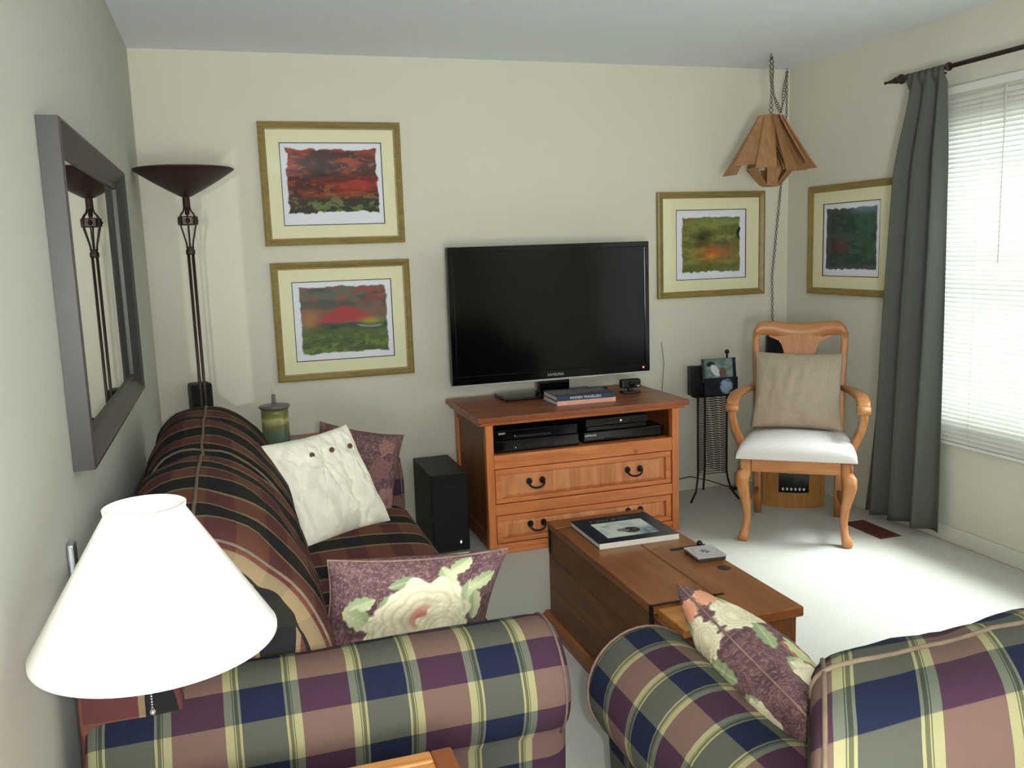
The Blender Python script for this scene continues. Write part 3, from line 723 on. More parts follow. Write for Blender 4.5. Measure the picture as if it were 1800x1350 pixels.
make_sofa('loveseat', 'plaid loveseat in the right foreground seen from behind', 'sofa', 'x', 1.01, 2.9, -3.79, (M_plaid_d, M_plaid_c), armtop=.655, bz=-.085, brnd=.055, skew=.62, bs=.85)

# ------------------------------------------------------------------ cushions
spec_near = [('c', -.11, -.13, .05, (150, 116, 108)), ('l', -.13, .005, .062, .5), ('l', -.12, -.035, .075, -.3), ('l', -.055, .02, .05, .9, dict(c1=(158, 168, 134))), ('l', -.07, -.09, .05, 1.5),
             ('l', -.02, .075, .05, .3, dict(c1=(132, 144, 114))), ('l', .09, .07, .07, 1.9, dict(asp=.42)), ('l', .125, .12, .06, .8), ('l', .14, .02, .06, 1.4), ('l', .19, .06, .065, .4), ('l', .17, -.01, .06, 1.7),
             ('f', -.02, -.12, .065, .5, dict(core=(220, 130, 90), pet=(220, 160, 120), shade=(190, 110, 80))), ('f', -.04, -.06, .07, .2), ('f', .035, -.03, .122, .4), ('f', .085, -.06, .07, .8, dict(core=(225, 220, 190)))]
pillow('floral_cushion', .44, .33, .13, (.712, -2.605, .612), (.985, .10, -.105), (.10, -.33, .93), M_floral, 'long floral cushion with big cream rose, behind the near arm of the sofa', nu=170, nv=120, pinch=.10, seed=3,
       paint=lambda X, Y: floral(X+.025, Y-.055, 3, spec_near), group='floral cushions', piping=M_fpipe, wr=.004)
spec_far = [('c', .08, .02, .06, (120, 88, 92)), ('c', .1, .12, .05, (146, 110, 98)), ('f', .14, -.11, .07, .2, dict(pet=(170, 130, 120), core=(120, 80, 86), shade=(120, 86, 90))) , ('c', .0, -.1, .07, (130, 90, 96))]
pillow('floral_cushion', .34, .34, .14, (.775, -1.24, .630), (.93, .10, -.26), (.20, .22, .95), M_floral, 'floral cushion tucked behind the cream cushion by the far sofa arm', nu=110, nv=100, pinch=.08, seed=9,
       paint=lambda X, Y: floral(X, Y, 9, spec_far), group='floral cushions', piping=M_fpipe)
spec_love = [('f', -.12, .06, .085, .3, dict(core=(228, 222, 186))), ('f', -.07, .1, .06, .7, dict(core=(228, 222, 186))), ('f', -.19, .12, .05, .3, dict(core=(220, 140, 110), pet=(225, 170, 140), shade=(190, 120, 90))), ('l', -.17, .07, .05, .4), ('l', -.2, -.02, .05, 1.2), ('l', .02, .07, .07, .2, dict(c1=(150, 160, 120))), ('c', .06, .0, .05, (180, 110, 90)),
             ('l', .12, .05, .06, .9), ('f', -.02, -.08, .045, .6, dict(core=(200, 96, 76), pet=(180, 110, 90), shade=(140, 84, 70))), ('f', .05, -.02, .05, .6, dict(core=(190, 200, 150), pet=(196, 204, 156), shade=(160, 170, 120))), ('f', .17, .02, .07, .1), ('f', .19, -.07, .06, .9, dict(core=(200, 110, 80))), ('l', .09, -.1, .05, .5)]
pillow('floral_cushion', .55, .38, .19, (1.325, -3.235, .570), (-.137, -.99, 0), (-.62, .03, .78), M_floral, 'floral cushion leaning on the loveseat arm in the right foreground', nu=180, nv=140, pinch=.07, seed=15,
       paint=lambda X, Y: floral(X*.9, Y-.115, 15, spec_love), group='floral cushions', piping=M_fpipe)
wp = pillow('button_cushion', .405, .405, .17, (.628, -1.485, .652), (.855, .518, .027), (-.294, .442, .847), M_white_c, 'large cream cushion with three brown buttons in a row on the sofa', nu=100, nv=100, pinch=.075, wr=.022, seed=21)
ax = Vector((.855, .518, .027)).normalized(); ay = Vector((-.294, .442, .847)).normalized(); az = ax.cross(ay).normalized()
for q in (-.05, .035, .125):
    b = MB(); ctr = ax*q+ay*(.125-.1*0)+az*.0
    th = .085*(1-(q/.2025)**2)**.42*(1-(.098/.2025)**2)**.42
    ctr = ax*q+ay*.098+az*(th+.006)
    R3 = Matrix((ax, ay, az)).transposed()
    n = 14; V = [ctr+R3@Vector((rr*math.cos(2*PI*k/n), rr*math.sin(2*PI*k/n), zz)) for rr, zz in ((.0095, -.004), (.0095, .002), (.007, .004), (.003, .003)) for k in range(n)]
    F = [(i*n+k, i*n+(k+1) % n, (i+1)*n+(k+1) % n, (i+1)*n+k) for i in range(3) for k in range(n)]+[tuple(range(3*n, 4*n))]
    b.add(V, F, smooth=True).build('button', M_button, wp)

# ------------------------------------------------------------------ armchair (local frame: -y is the front)
ch = thing('armchair', 'carved honey-oak armchair with off-white seat in the far corner', 'armchair', (3.03, -.88, 0), math.atan2(-.6, .8))
def cab(x, y):   # cabriole leg, bulging toward the front corner
    sx = 1 if x > 0 else -1; pts = []; ws = []
    for z, o, w_ in ((0, .012, .042), (.012, .014, .050), (.03, .010, .050), (.06, -.004, .036), (.12, -.012, .036), (.19, -.004, .044), (.25, .012, .054), (.30, .022, .064), (.33, .020, .066), (.345, .004, .060), (.36, 0, .056), (.415, 0, .056)):
        pts.append((x+sx*o*.7, y-o, z)); ws.append(w_)
    return MB().bar(pts, ws, ws, upv=(0, 1, 0), n=16, p=3.2)
for sx in (-1, 1): cab(sx*.232, -.228).build('front_leg', M_oak, ch)
for sx in (-1, 1):
    pts = [(sx*.205, .26, 0), (sx*.205, .235, .12), (sx*.205, .225, .28), (sx*.205, .225, .42), (sx*.208, .235, .56), (sx*.214, .262, .74), (sx*.222, .305, .93), (sx*.222, .316, .975)]
    MB().bar(pts, [.04]*5+[.036, .034, .04], [.04, .038, .042, .044, .036, .032, .03, .03], upv=(0, 1, 0), n=12).build('back_post', M_oak, ch)
MB().box(-.205, .205, -.252, -.222, .352, .428, .004).build('seat_rail', M_oak_x, ch)
MB().box(-.19, .19, .205, .235, .36, .428, .004).build('seat_rail', M_oak_x, ch)
for sx in (-1, 1): MB().bar([(sx*.235, -.22, .392), (sx*.208, .22, .392)], .026, .07, n=12).build('seat_rail', M_oak, ch)
# crest rail with a dip in the middle
m = MB(); N = 31; V = []; F = []
for i in range(N):
    s = -1+2*i/(N-1); x = s*.237; a = abs(s)
    top = 1.035-.012*math.cos(s*PI*1.0)*0 - .016*math.exp(-(s/.35)**2) - (.05*max(0, (a-.80)/.20)**2.2)
    bot = .965 + .045*math.exp(-((a-.62)/.2)**2)*0 + (.022*sstep(.35, .6, np.array(a)) - .055*sstep(.86, 1, np.array(a)))
    bot = float(bot) - .018*math.exp(-(s/.42)**2)-.024
    y0 = .322-.018*(1-s*s)*-1
    for dy, zz in ((-.013, bot), (-.016, (bot+top)/2), (-.013, top-.004), (0, top), (.013, top-.004), (.013, bot)): V.append((x, y0+dy+.02*(zz-1), zz))
for i in range(N-1):
    for k in range(6): F.append((i*6+k, i*6+(k+1) % 6, (i+1)*6+(k+1) % 6, (i+1)*6+k))
F += [tuple(range(6)), tuple((N-1)*6+k for k in range(6))]; m.add(V, F, smooth=True); m.build('crest_rail', M_oak_x, ch)
# vase splat
m = MB(); V = []; F = []; zs = np.linspace(.43, .97, 30)
for z in zs:
    hw_ = np.interp(z, [.43, .5, .6, .72, .82, .86, .90, .93, .95, .97], [.06, .05, .045, .07, .085, .075, .088, .10, .15, .17]); y = np.interp(z, [.43, .6, .74, .93, .98], [.222, .245, .272, .322, .335])
    for dx, dy in ((-1, -.007), (1, -.007), (1, .007), (-1, .007)): V.append((dx*hw_, y+dy, z))
for i in range(29):
    for k in range(4): F.append((i*4+k, i*4+(k+1) % 4, (i+1)*4+(k+1) % 4, (i+1)*4+k))
F += [(0, 1, 2, 3), (116, 117, 118, 119)]; m.add(V, F); m.build('back_splat', M_oak, ch)
for sx in (-1, 1):   # arms and arm posts
    pts = [(sx*.215, .262, .695), (sx*.235, .18, .700), (sx*.272, .06, .702), (sx*.298, -.05, .694), (sx*.305, -.12, .672), (sx*.303, -.155, .655)]
    MB().bar(pts, [.036, .042, .052, .060, .062, .056], [.026, .028, .03, .032, .036, .034], n=14).build('armrest', M_oak_x, ch)
    ly_ = MB(); ly_.tube([(sx*.303-.031, -.166, .650), (sx*.303+.031, -.166, .650)], .020, 14); ly_.build('arm_scroll', M_oak_x, ch)
    pts = [(sx*.300, -.13, .660), (sx*.308, -.115, .60), (sx*.296, -.085, .53), (sx*.266, -.07, .46), (sx*.252, -.07, .39)]
    MB().bar(pts, [.036, .038, .038, .040, .04], [.034, .036, .038, .04, .04], upv=(0, 1, 0), n=12).build('arm_post', M_oak, ch)
for sx in (-1, 1): MB().bar([(sx*.235, -.20, .14), (sx*.207, .23, .14)], .022, .03, n=10).build('stretcher', M_oak, ch)
# padded seat
m = MB(); nu, nv = 26, 26; V = []; F = []
for lay in (1, 0):
    for j in range(nv):
        for i in range(nu):
            u = math.sin((-1+2*i/(nu-1))*PI/2); v = math.sin((-1+2*j/(nv-1))*PI/2)
            hw_ = .284-.042*(v+1)/2; x = u*hw_*(1-.02*v*v); y = v*.245-.02
            e = (max(0, 1-u**6)*max(0, 1-v**6))**.5
            e2 = (max(0, 1-u**10)*max(0, 1-v**10))**.3; z = .420+(.058*e2+.036*e*(1-.55*u*u)*(1-.5*v*v) if lay else -.002*e) + (.0 if lay else 0)
            V.append((x, y, z if lay else .416))
n2_ = nu*nv
for L_ in (0, 1):
    for j in range(nv-1):
        for i in range(nu-1): a = L_*n2_+j*nu+i; F.append((a, a+1, a+nu+1, a+nu) if L_ == 0 else (a, a+nu, a+nu+1, a+1))
for i in range(nu-1): F.append((i, i+n2_, i+1+n2_, i+1)); b = (nv-1)*nu+i; F.append((b, b+1, b+1+n2_, b+n2_))
for j in range(nv-1): a = j*nu; F.append((a, a+nu, a+nu+n2_, a+n2_)); b = a+nu-1; F.append((b, b+n2_, b+nu+n2_, b+nu))
m.add(V, F, smooth=True).build('seat', M_seatc, ch)
pillow('linen_cushion', .435, .405, .13, (3.085, -.80, .700), (.81, -.586, -.02), (.25, .33, .91), M_linen, 'plain beige linen cushion standing on the oak armchair', nu=60, nv=60, pinch=.05, wr=.007, seed=33, plump=.36)

# ------------------------------------------------------------------ television cabinet
CX0, CX1, CYF, CYB, CH = 1.463, 2.482, -.665, -.075, .685
tc = thing('television_cabinet', 'orange pine chest with two drawers and an open shelf under the television', 'cabinet', ((CX0+CX1)/2, (CYF+CYB)/2, 0))
ox, oy = (CX0+CX1)/2, (CYF+CYB)/2
def cb(m, x0, x1, y0, y1, z0, z1, b=.003): return m.box(x0-ox, x1-ox, y0-oy, y1-oy, z0, z1, b)
m = MB(); pt = (CX1-CX0+.10)/6
for k in range(4):
    y0 = CYF-.035+k*(CYB-CYF+.05)/4; cb(MB(), CX0-.045, CX1+.045, y0+.0006, y0+(CYB-CYF+.05)/4-.0006, CH-.026, CH, .004).build('top_plank', M_top, tc)
m = MB(); m.prism([(CYF-.022-oy, CH-.028), (CYF-.005-oy, CH-.044), (CYB+.0-oy, CH-.044), (CYB+.0-oy, CH-.028)], CX0-.028-ox, CX1+.028-ox, 'x'); m.build('top_moulding', M_pine, tc)
for x0 in (CX0, CX1-.038):
    cb(MB(), x0, x0+.038, CYF, CYF+.038, .0, CH-.044).build('post', M_pine_v, tc)
    cb(MB(), x0, x0+.038, CYB-.038, CYB, .0, CH-.044).build('post', M_pine_v, tc)
for x0 in (CX0, CX1-.03):
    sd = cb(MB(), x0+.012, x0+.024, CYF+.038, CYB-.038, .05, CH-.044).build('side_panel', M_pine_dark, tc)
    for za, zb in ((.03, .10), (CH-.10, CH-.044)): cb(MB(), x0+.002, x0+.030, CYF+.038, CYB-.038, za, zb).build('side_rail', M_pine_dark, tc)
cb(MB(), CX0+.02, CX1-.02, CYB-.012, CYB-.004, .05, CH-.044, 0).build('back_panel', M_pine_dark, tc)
i0, i1 = CX0+.038, CX1-.038
cb(MB(), i0, i1, CYF+.003, CYF+.03, .640, CH-.044).build('rail', M_pine, tc)
cb(MB(), i0, i1, CYF+.003, CYF+.03, .425, .492).build('rail', M_pine, tc)
cb(MB(), i0, i1, CYF+.003, CYF+.03, .196, .250).build('rail', M_pine, tc)
cb(MB(), i0, i1, CYF+.003, CYF+.03, .03, .052).build('rail', M_pine, tc)
cb(MB(), i0, i1, CYF+.03, CYB-.012, .476, .488, 0).build('shelf', M_pine, tc)
cb(MB(), i0-.03, i1+.03, CYF+.012, CYF+.03, .0, .03).build('plinth', M_pine, tc)
def bail(parent, cx, cz):
    h = MB(); y = CYF-.002-oy; cx -= ox
    for sx in (-1, 1):
        pts = [(cx+sx*.034+.015*math.cos(q), y+.012, cz+.006+.017*math.sin(q)) for q in np.linspace(0, 2*PI, 13)]
        h.prism([(p_[0], p_[2]) for p_ in pts[:-1]], y+.008, y+.013, 'y'); h.ball((cx+sx*.034, y+.004, cz+.002), .008, 8)
    h.tube([(cx+.040*math.cos(q)*1.0, y-.002-.012*abs(math.sin(q)), cz+.006-.030*math.sin(q)**.8 if math.sin(q) > 0 else cz+.006) for q in np.linspace(.02, PI-.02, 15)], .0052, 8)
    h.build('drawer_pull', M_iron, parent)
for z0, z1 in ((.252, .423), (.054, .194)):
    m = MB(); f = .030
    cb(m, i0+.004, i1-.004, CYF+.006, CYF+.022, z1-f, z1-.002); cb(m, i0+.004, i1-.004, CYF+.006, CYF+.022, z0+.002, z0+f*.8)
    cb(m, i0+.004, i0+.004+f, CYF+.006, CYF+.022, z0+f*.8, z1-f); cb(m, i1-.004-f, i1-.004, CYF+.006, CYF+.022, z0+f*.8, z1-f)
    d = m.build('drawer', M_pine, tc)
    xa, xb = i0+f+.004, i1-f-.004; za, zb = z0+f*.8, z1-f
    m = MB(); pp = [(xa-ox, za), (xb-ox, za), (xb-ox, zb), (xa-ox, zb)]; q = .03
    V = [(x, CYF+.020-oy, z) for x, z in pp]+[(x+(q if k in (0, 3) else -q), CYF+.0125-oy, z+(q*.55 if k < 2 else -q*.55)) for k, (x, z) in enumerate(pp)]
    m.add(V, [(0, 1, 5, 4), (1, 2, 6, 5), (2, 3, 7, 6), (3, 0, 4, 7), (4, 5, 6, 7)]); m.build('drawer_panel', wood('patched_pine_%d' % (z0*100), (128, 68, 38), (190, 116, 68), (228, 162, 108), 'z', .42, .42, .8), d)
    bail(d, 1.71, (z0+z1)/2+.005); bail(d, 2.232, (z0+z1)/2+.005)

# ---- electronics in the open shelf
def device(name, x0, x1, y0, y1, z0, z1, label, cat, mark=None, lamp=None, buttons=0):
    r = thing(name, label, cat, ((x0+x1)/2, (y0+y1)/2, z0)); hx, hy, h = (x1-x0)/2, (y1-y0)/2, z1-z0
    MB().box(-hx, hx, -hy+.006, hy, .004, h, .002).build('case', M_blackp, r)
    MB().box(-hx, hx, -hy, -hy+.006, .004, h, .002).build('front_panel', M_gloss, r)
    for sx in (-1, 1): MB().lathe([(.0001, 0), (.012, 0), (.012, .005), (.0001, .005)], sx*(hx-.03), -hy+.03, 10).build('foot', M_blackp, r)
    if mark: textmesh(mark, .0135, (-hx+.035, -hy-.0006, h*.72), (PI/2, 0, 0), M_white_print, r)
    if lamp is not None: MB().box(lamp-.003, lamp+.003, -hy-.0015, -hy, h*.45, h*.62).build('indicator', M_grn, r)
    for k in range(buttons): MB().ball((-hx+.1+k*.045, -hy-.0005, h*.4), .0045, 6).build('button', M_silver if k % 4 == 0 else M_blackp, r)
    MB().box(-hx*.5, hx*.35, -hy-.001, -hy, h*.25, h*.42).build('tray_slot', M_blackp, r)
    return r
device('audio_receiver', 1.525, 1.955, -.615, -.28, .488, .548, 'black disc player at the bottom left of the cabinet shelf', 'disc player', None, None, 4)
device('audio_receiver', 1.525, 1.950, -.61, -.28, .549, .598, 'black audio receiver stacked on the disc player at the left of the shelf', 'receiver', 'SONY', None, 3)
device('disc_player', 1.99, 2.43, -.60, -.33, .488, .545, 'flat black disc player at the bottom right of the cabinet shelf', 'disc player', 'SAMSUNG', None)
device('cable_box', 2.01, 2.335, -.59, -.36, .546, .570, 'thin black set-top box sandwiched at the right of the shelf', 'set-top box')
device('cable_box', 2.00, 2.34, -.60, -.36, .571, .612, 'black set-top box with a green light, topmost at the right of the shelf', 'set-top box', None, .02)

# ------------------------------------------------------------------ television
TY, TX = -.215, 1.979
tv = thing('television', 'large black flat-screen television standing on the pine chest', 'television', (TX, TY, CH))
tw, z0, z1 = .558, .085, .795
MB().box(-tw, tw, -.012, .03, z0, z1, .006).build('housing', M_blackp, tv)
m = MB(); b = .028
m.box(-tw, tw, -.022, -.012, z1-b, z1, .003).box(-tw, tw, -.022, -.012, z0+.006, z0+.05, .003).box(-tw, -tw+b, -.022, -.012, z0+.05, z1-b, .003).box(tw-b, tw, -.022, -.012, z0+.05, z1-b, .003)
m.build('bezel', plain('piano_black_bezel', (5, 5, 6), .12, spec=.25, var=0), tv)
MB().box(-tw+b, tw-b, -.0165, -.0125, z0+.05, z1-b).build('screen', plain('dark_screen', (3, 3, 4), .13, spec=.22, var=0), tv)
MB().box(-tw-.003, tw+.003, -.021, -.010, z0-.004, z0+.006, .001).build('lower_trim', M_silver, tv)
textmesh('SAMSUNG', .020, (.005, -.0226, z0+.026), (PI/2, 0, 0), M_silver, tv)
MB().ball((tw-.04, -.022, z0+.028), .005, 8).build('standby_light', M_red, tv)
MB().box(-.09, .09, -.005, .03, .012, z0+.05, .008).build('stand_neck', M_gloss, tv)
MB().box(-.30, .24, -.10, .12, .0, .014, .006).build('stand_base', M_gloss, tv)
MB().box(.26, .30, -.03, .01, .0, .02, .003).build('cable_clip', M_blackp, tv)

def book(name, w, d, h, loc, rz, label, cover, spine, cat='book', paint=None, group=None, title=None, hard=True):
    """lying book, spine toward local -y"""
    r = thing(name, label, cat, loc, rz, group)
    MB().box(-w/2+.003, w/2-.003, -d/2+.003, d/2-.003, .002, h-.002).build('pages', M_page, r)
    c = MB(); c.box(-w/2, w/2, -d/2, d/2, 0, .002).box(-w/2, w/2, -d/2, d/2, h-.002, h).build('cover', cover, r)
    MB().box(-w/2, w/2, -d/2-.0015, -d/2+.0005, 0, h, .0008).build('spine', spine, r)
    if paint: grid_panel('cover_print', w-.001, d-.001, 120, 90, paint, M_cover, r, (0, 0, h+.0004), 'xy')
    if title: textmesh(title, h*.72, (.0, -d/2-.0021, h/2), (PI/2, 0, 0), M_white_print, r)
    return r
book('book', .315, .215, .022, (2.028, -.448, CH), math.radians(-1), 'thick peach-spined book, lower one under the television', M_navy, M_peach, title=None)
book('book', .305, .215, .024, (2.024, -.449, CH+.0225), math.radians(-2), 'dark travel book with white spine lettering, on top of the peach book', M_blackp, M_navy, title='WOMEN TRAVELLERS',
     paint=lambda U, V: blend(blend(np.broadcast_to(L((44, 36, 48)), U.shape+(3,)).copy(), sstep(.5, .6, fbm(U*6, V*18, 5))*(np.abs(V-.5) < .3)*.6, (120, 112, 120)), sstep(.55, .75, fbm(U*3, V*3, 8))*.6, (70, 44, 44)))
wc = thing('webcam', 'small black camera gadget standing at the right end below the television', 'camera', (2.355, -.365, CH))
MB().box(-.05, .05, -.03, .03, .0, .012, .004).build('foot', M_blackp, wc); MB().box(-.012, .012, -.01, .01, .012, .03, .002).build('neck', M_blackp, wc)
MB().box(-.055, .055, -.022, .022, .028, .075, .008).build('body', M_blackp, wc)
m = MB(); m.tube([(0, -.022, .052), (0, -.030, .052)], .015, 18); m.build('lens', M_gloss, wc); MB().box(.03, .045, -.0235, -.0215, .035, .043).build('badge', M_silver, wc)

# ------------------------------------------------------------------ subwoofer
sw = thing('subwoofer', 'tall black subwoofer on the carpet between sofa and pine chest', 'speaker', (1.305, -.345, 0))
m = MB(); m.box(-.093, .093, -.195, .205, .008, .40, .003); m.build('cabinet', M_blackwood, sw)
MB().box(-.088, .088, -.207, -.195, .012, .395, .004).build('front_grille', M_grille, sw)
MB().box(-.022, .022, -.2085, -.2065, .335, .341).build('badge', M_blackwood, sw)
MB().ball((.045, -.207, .055), .004, 8, (1, .5, 1.8)).build('indicator', M_wled, sw)
for sx in (-1, 1):
    for yy in (-.16, .17): MB().lathe([(.0001, 0), (.014, 0), (.014, .009), (.0001, .009)], sx*.07, yy, 10).build('foot', M_blackp, sw)

# ------------------------------------------------------------------ wooden blanket chest used as coffee table
HX0, HX1, HY0, HY1, HZ = 1.462, 1.845, -2.555, -1.505, .42
cx, cy = (HX0+HX1)/2, (HY0+HY1)/2
bc = thing('blanket_chest', 'low dark-sided pine blanket chest used as coffee table', 'chest', (cx, cy, 0))
def hb(m, x0, x1, y0, y1, z0, z1, b=.003): return m.box(x0-cx, x1-cx, y0-cy, y1-cy, z0, z1, b)
for za, zb in ((.045, .165), (.1665, .285), (.2865, .388)):
    hb(MB(), HX0, HX0+.02, HY0+.012, HY1-.002, za, zb, .002).build('side_board', M_chest_side, bc)
    hb(MB(), HX1-.02, HX1, HY0+.012, HY1-.002, za, zb, .002).build('side_board', M_chest_side, bc)
    hb(MB(), HX0+.02, HX1-.02, HY0+.012, HY0+.032, za, zb, .002).build('end_board', M_chest_side, bc)
    hb(MB(), HX0+.02, HX1-.02, HY1-.022, HY1-.002, za, zb, .002).build('end_board', M_chest_side, bc)
m = MB(); pr_ = [(-.022, .0), (.012, .0), (.012, .05), (-.006, .05), (-.02, .038), (-.024, .02)]
m.prism([(HX0-cx+a, z) for a, z in pr_], HY0-.012-cy, HY1+.03-cy, 'y'); m.prism([(HX1-cx-a, z) for a, z in pr_], HY0-.012-cy, HY1+.03-cy, 'y')
m.build('base_moulding', M_chest, bc)
hb(MB(), HX0, HX1, HY0+.012, HY1-.002, .03, .045).build('bottom', M_chest_side, bc)
# lid: breadboard ends and long planks
LY0, LY1 = -2.392, -1.60
xs = [HX0-.004, HX0+.205, HX1+.012]
hb(MB(), xs[0], xs[1]-.0008, LY0, LY1, .390, .420, .004).build('lid_plank', M_chest, bc)
hb(MB(), xs[1]+.0008, xs[2], LY0-.17, LY1, .390, .420, .004).build('lid_plank', M_chest, bc)
hb(MB(), xs[0], xs[2], LY1+.002, HY1+.004, .390, .420, .004).build('lid_end', wood('chest_lid_end', (100, 56, 26), (138, 82, 40), (166, 108, 58), 'x', .32, .8), bc)
hb(MB(), HX0+.012, xs[1]-.001, HY0-.002, LY0-.006, .384, .411, .004).build('lid_end', wood('chest_lid_end_near', (128, 76, 30), (172, 112, 52), (198, 140, 74), 'x', .32, .8), bc)
m = MB(); hb(m, xs[0]-.003, xs[1]+.03, LY0-.006, LY0+.006, .4185, .4215, .001); hb(m, xs[0]-.004, xs[0]+.002, LY0-.01, LY0+.01, .33, .42, .001); m.build('iron_strap', M_iron, bc)
m = MB(); hb(m, HX0-.004, HX0+.0, HY1-.03, HY1-.01, .30, .40, .001); m.build('corner_strap', M_iron, bc)
m = MB(); hb(m, HX1-.11, HX1+.014, -1.995, -1.978, .4195, .4225, .001); m.build('iron_strap', M_iron, bc)
k = MB(); k.ball((HX1+.0-cx, -1.99-cy, .430), .011, 10); k.tube([(HX1-cx, -1.99-cy, .42), (HX1-cx+.016, -1.99-cy, .424), (HX1-cx+.018, -1.99-cy, .40)], .005, 8); k.build('latch', M_iron, bc)
m = MB(); m.lathe([(.0001, .0), (.021, .0), (.020, .0008), (.0001, .001)], 0, 0, 20); kn = m.build('knot', plain('dark_wood_knot', (52, 30, 20), .4, var=.3, scale=80), bc); kn.location = (1.812-cx, -2.205-cy, .4198); kn.scale = (1.0, 1.15, 1); kn.rotation_euler = (0, 0, .4)

def cover_bear(U, V):
    c = np.broadcast_to(L((30, 34, 46)), U.shape+(3,)).copy(); n = fbm(U*5, V*5, 51); n2 = fbm(U*24, V*24, 52)
    m = (U > .17)*(U < .84)*(V > .16)*(V < .76); ph = np.broadcast_to(L((206, 212, 196)), U.shape+(3,)).copy()
    ph = blend(ph, sstep(.42, .62, n)*.5, (150, 168, 184)); ph = blend(ph, sstep(.5, .75, U)*sstep(.55, .3, V)*.9, (72, 96, 122))
    ph = blend(ph, sstep(1, .75, np.hypot((U-.55)/.13, (V-.37)/.13)), (62, 58, 60)); ph = blend(ph, sstep(1, .7, np.hypot((U-.44)/.07, (V-.40)/.07)), (120, 118, 112))
    ph = blend(ph, sstep(1, .7, np.hypot((U-.30-.3*(V-.6))/.07, (V-.60)/.022))*.8, (126, 134, 128)); ph = blend(ph, sstep(.62, .7, n2)*.3, (230, 232, 228))
    c = c*(1-m[..., None])+ph*m[..., None]
    t_ = (np.abs(V-.86) < .035)*(U > .2)*(U < .72)*(np.sin(U*150) > -.2)*(vnoise(U*40, V*30, 3) > .35); return blend(c, t_*.45, (120, 124, 132))
book('picture_book', .305, .285, .020, (1.667, -1.748, .4205), math.radians(-1.0), 'large dark-blue picture book with a pale snowy photo lying on the chest', plain('navy_book_board', (30, 34, 46), .35), M_page, paint=cover_bear)
cs_ = thing('coaster_box', 'small square grey coaster box with a dark emblem on the chest', 'coaster', (1.812, -2.083, .4205), math.radians(-4))
MB().box(-.05, .05, -.055, .055, 0, .012, .002).build('tray', plain('dark_coaster_edge', (66, 54, 48), .5), cs_)
MB().box(-.052, .052, -.057, .057, .0122, .0165, .001).build('coaster', plain('grey_coaster', (176, 170, 168), .6, var=.06, scale=60), cs_)
def emblem(U, V):
    c = np.broadcast_to(L((178, 172, 170)), U.shape+(3,)).copy(); d = np.hypot(U-.5, V-.5); n = fbm(U*16, V*16, 71)
    return blend(blend(c, np.exp(-((d-.4)/.02)**2)*.3, (110, 104, 108)), sstep(.2, .12, d+.12*(n-.5))*sstep(.35, .5, n)*.9, (62, 64, 84))
grid_panel('emblem_print', .1, .11, 60, 60, emblem, M_paintC, cs_, (0, 0, .0168), 'xy')

# ------------------------------------------------------------------ floor lamp
fl = thing('floor_lamp', 'tall bronze torchiere floor lamp with a wide shallow bowl in the left corner', 'floor lamp', (.212, -.31, 0))
MB().lathe([(.0001, 0), (.125, 0), (.125, .012), (.11, .022), (.03, .035), (.018, .06), (.014, .08)], 0, 0, 36).build('base', M_bronze, fl)
for sx in (-1, 1): MB().tube([(sx*.0095, 0, .06), (sx*.0095, 0, 1.49)], .0066, 10).build('rod', M_bronze, fl)
MB().lathe([(.0001, 1.485), (.018, 1.485), (.020, 1.492), (.020, 1.505), (.015, 1.513), (.018, 1.52), (.0001, 1.522)], 0, 0, 20).build('collar', M_bronze, fl)
MB().lathe([(.038, 1.617), (.043, 1.620), (.043, 1.653), (.038, 1.656), (.036, 1.654), (.036, 1.619), (.038, 1.617)], 0, 0, 6, smooth=False).build('cage_ring', M_bronze, fl)
for k in range(6):
    a = PI/6+k*PI/3; pts = [(r_*math.cos(a), r_*math.sin(a), z) for r_, z in ((.012, 1.512), (.018, 1.545), (.030, 1.59), (.0385, 1.622), (.0385, 1.652), (.030, 1.667), (.018, 1.68), (.014, 1.695))]
    MB().tube(pts, .0036, 6).build('cage_bar', M_bronze, fl)
for k in range(3): a = k*2*PI/3-PI/2; MB().ball((.040*math.cos(a), .040*math.sin(a), 1.636), .010, 8).build('rosette', M_iron, fl)
MB().lathe([(.0001, 1.66), (.010, 1.665), (.010, 1.69), (.016, 1.697), (.0155, 1.742), (.020, 1.748)], 0, 0, 18).build('socket', M_bronze, fl)
MB().lathe([(.0001, 1.738), (.022, 1.742), (.07, 1.768), (.13, 1.803), (.185, 1.838), (.214, 1.858), (.216, 1.862), (.213, 1.864), (.184, 1.845), (.13, 1.811), (.07, 1.777), (.022, 1.752), (.0001, 1.75)], 0, 0, 56).build('bowl', M_bronze, fl)

def satellite(loc, rz, h, label, w=.10):
    r = thing('satellite_speaker', label, 'speaker', loc, rz, 'small black satellite speakers on stands')
    MB().lathe([(.0001, 0), (.06, 0), (.06, .01), (.012, .02), (.008, .03)], 0, 0, 20).build('base', M_blackp, r)
    MB().tube([(0, 0, .02), (0, 0, h-.12)], .007, 10).build('pole', M_blackp, r)
    MB().box(-w/2, w/2, -.04, .05, h-.15, h, .012).build('cabinet', M_blackwood, r)
    MB().box(-w/2+.006, w/2-.006, -.046, -.04, h-.143, h-.007, .003).build('front_grille', M_grille, r)
satellite((.195, -.095, 0), .25, .872, 'small black satellite speaker behind the floor lamp pole')
satellite((3.418, -.11, 0), -.5, .908, 'small black satellite speaker behind the oak armchair')

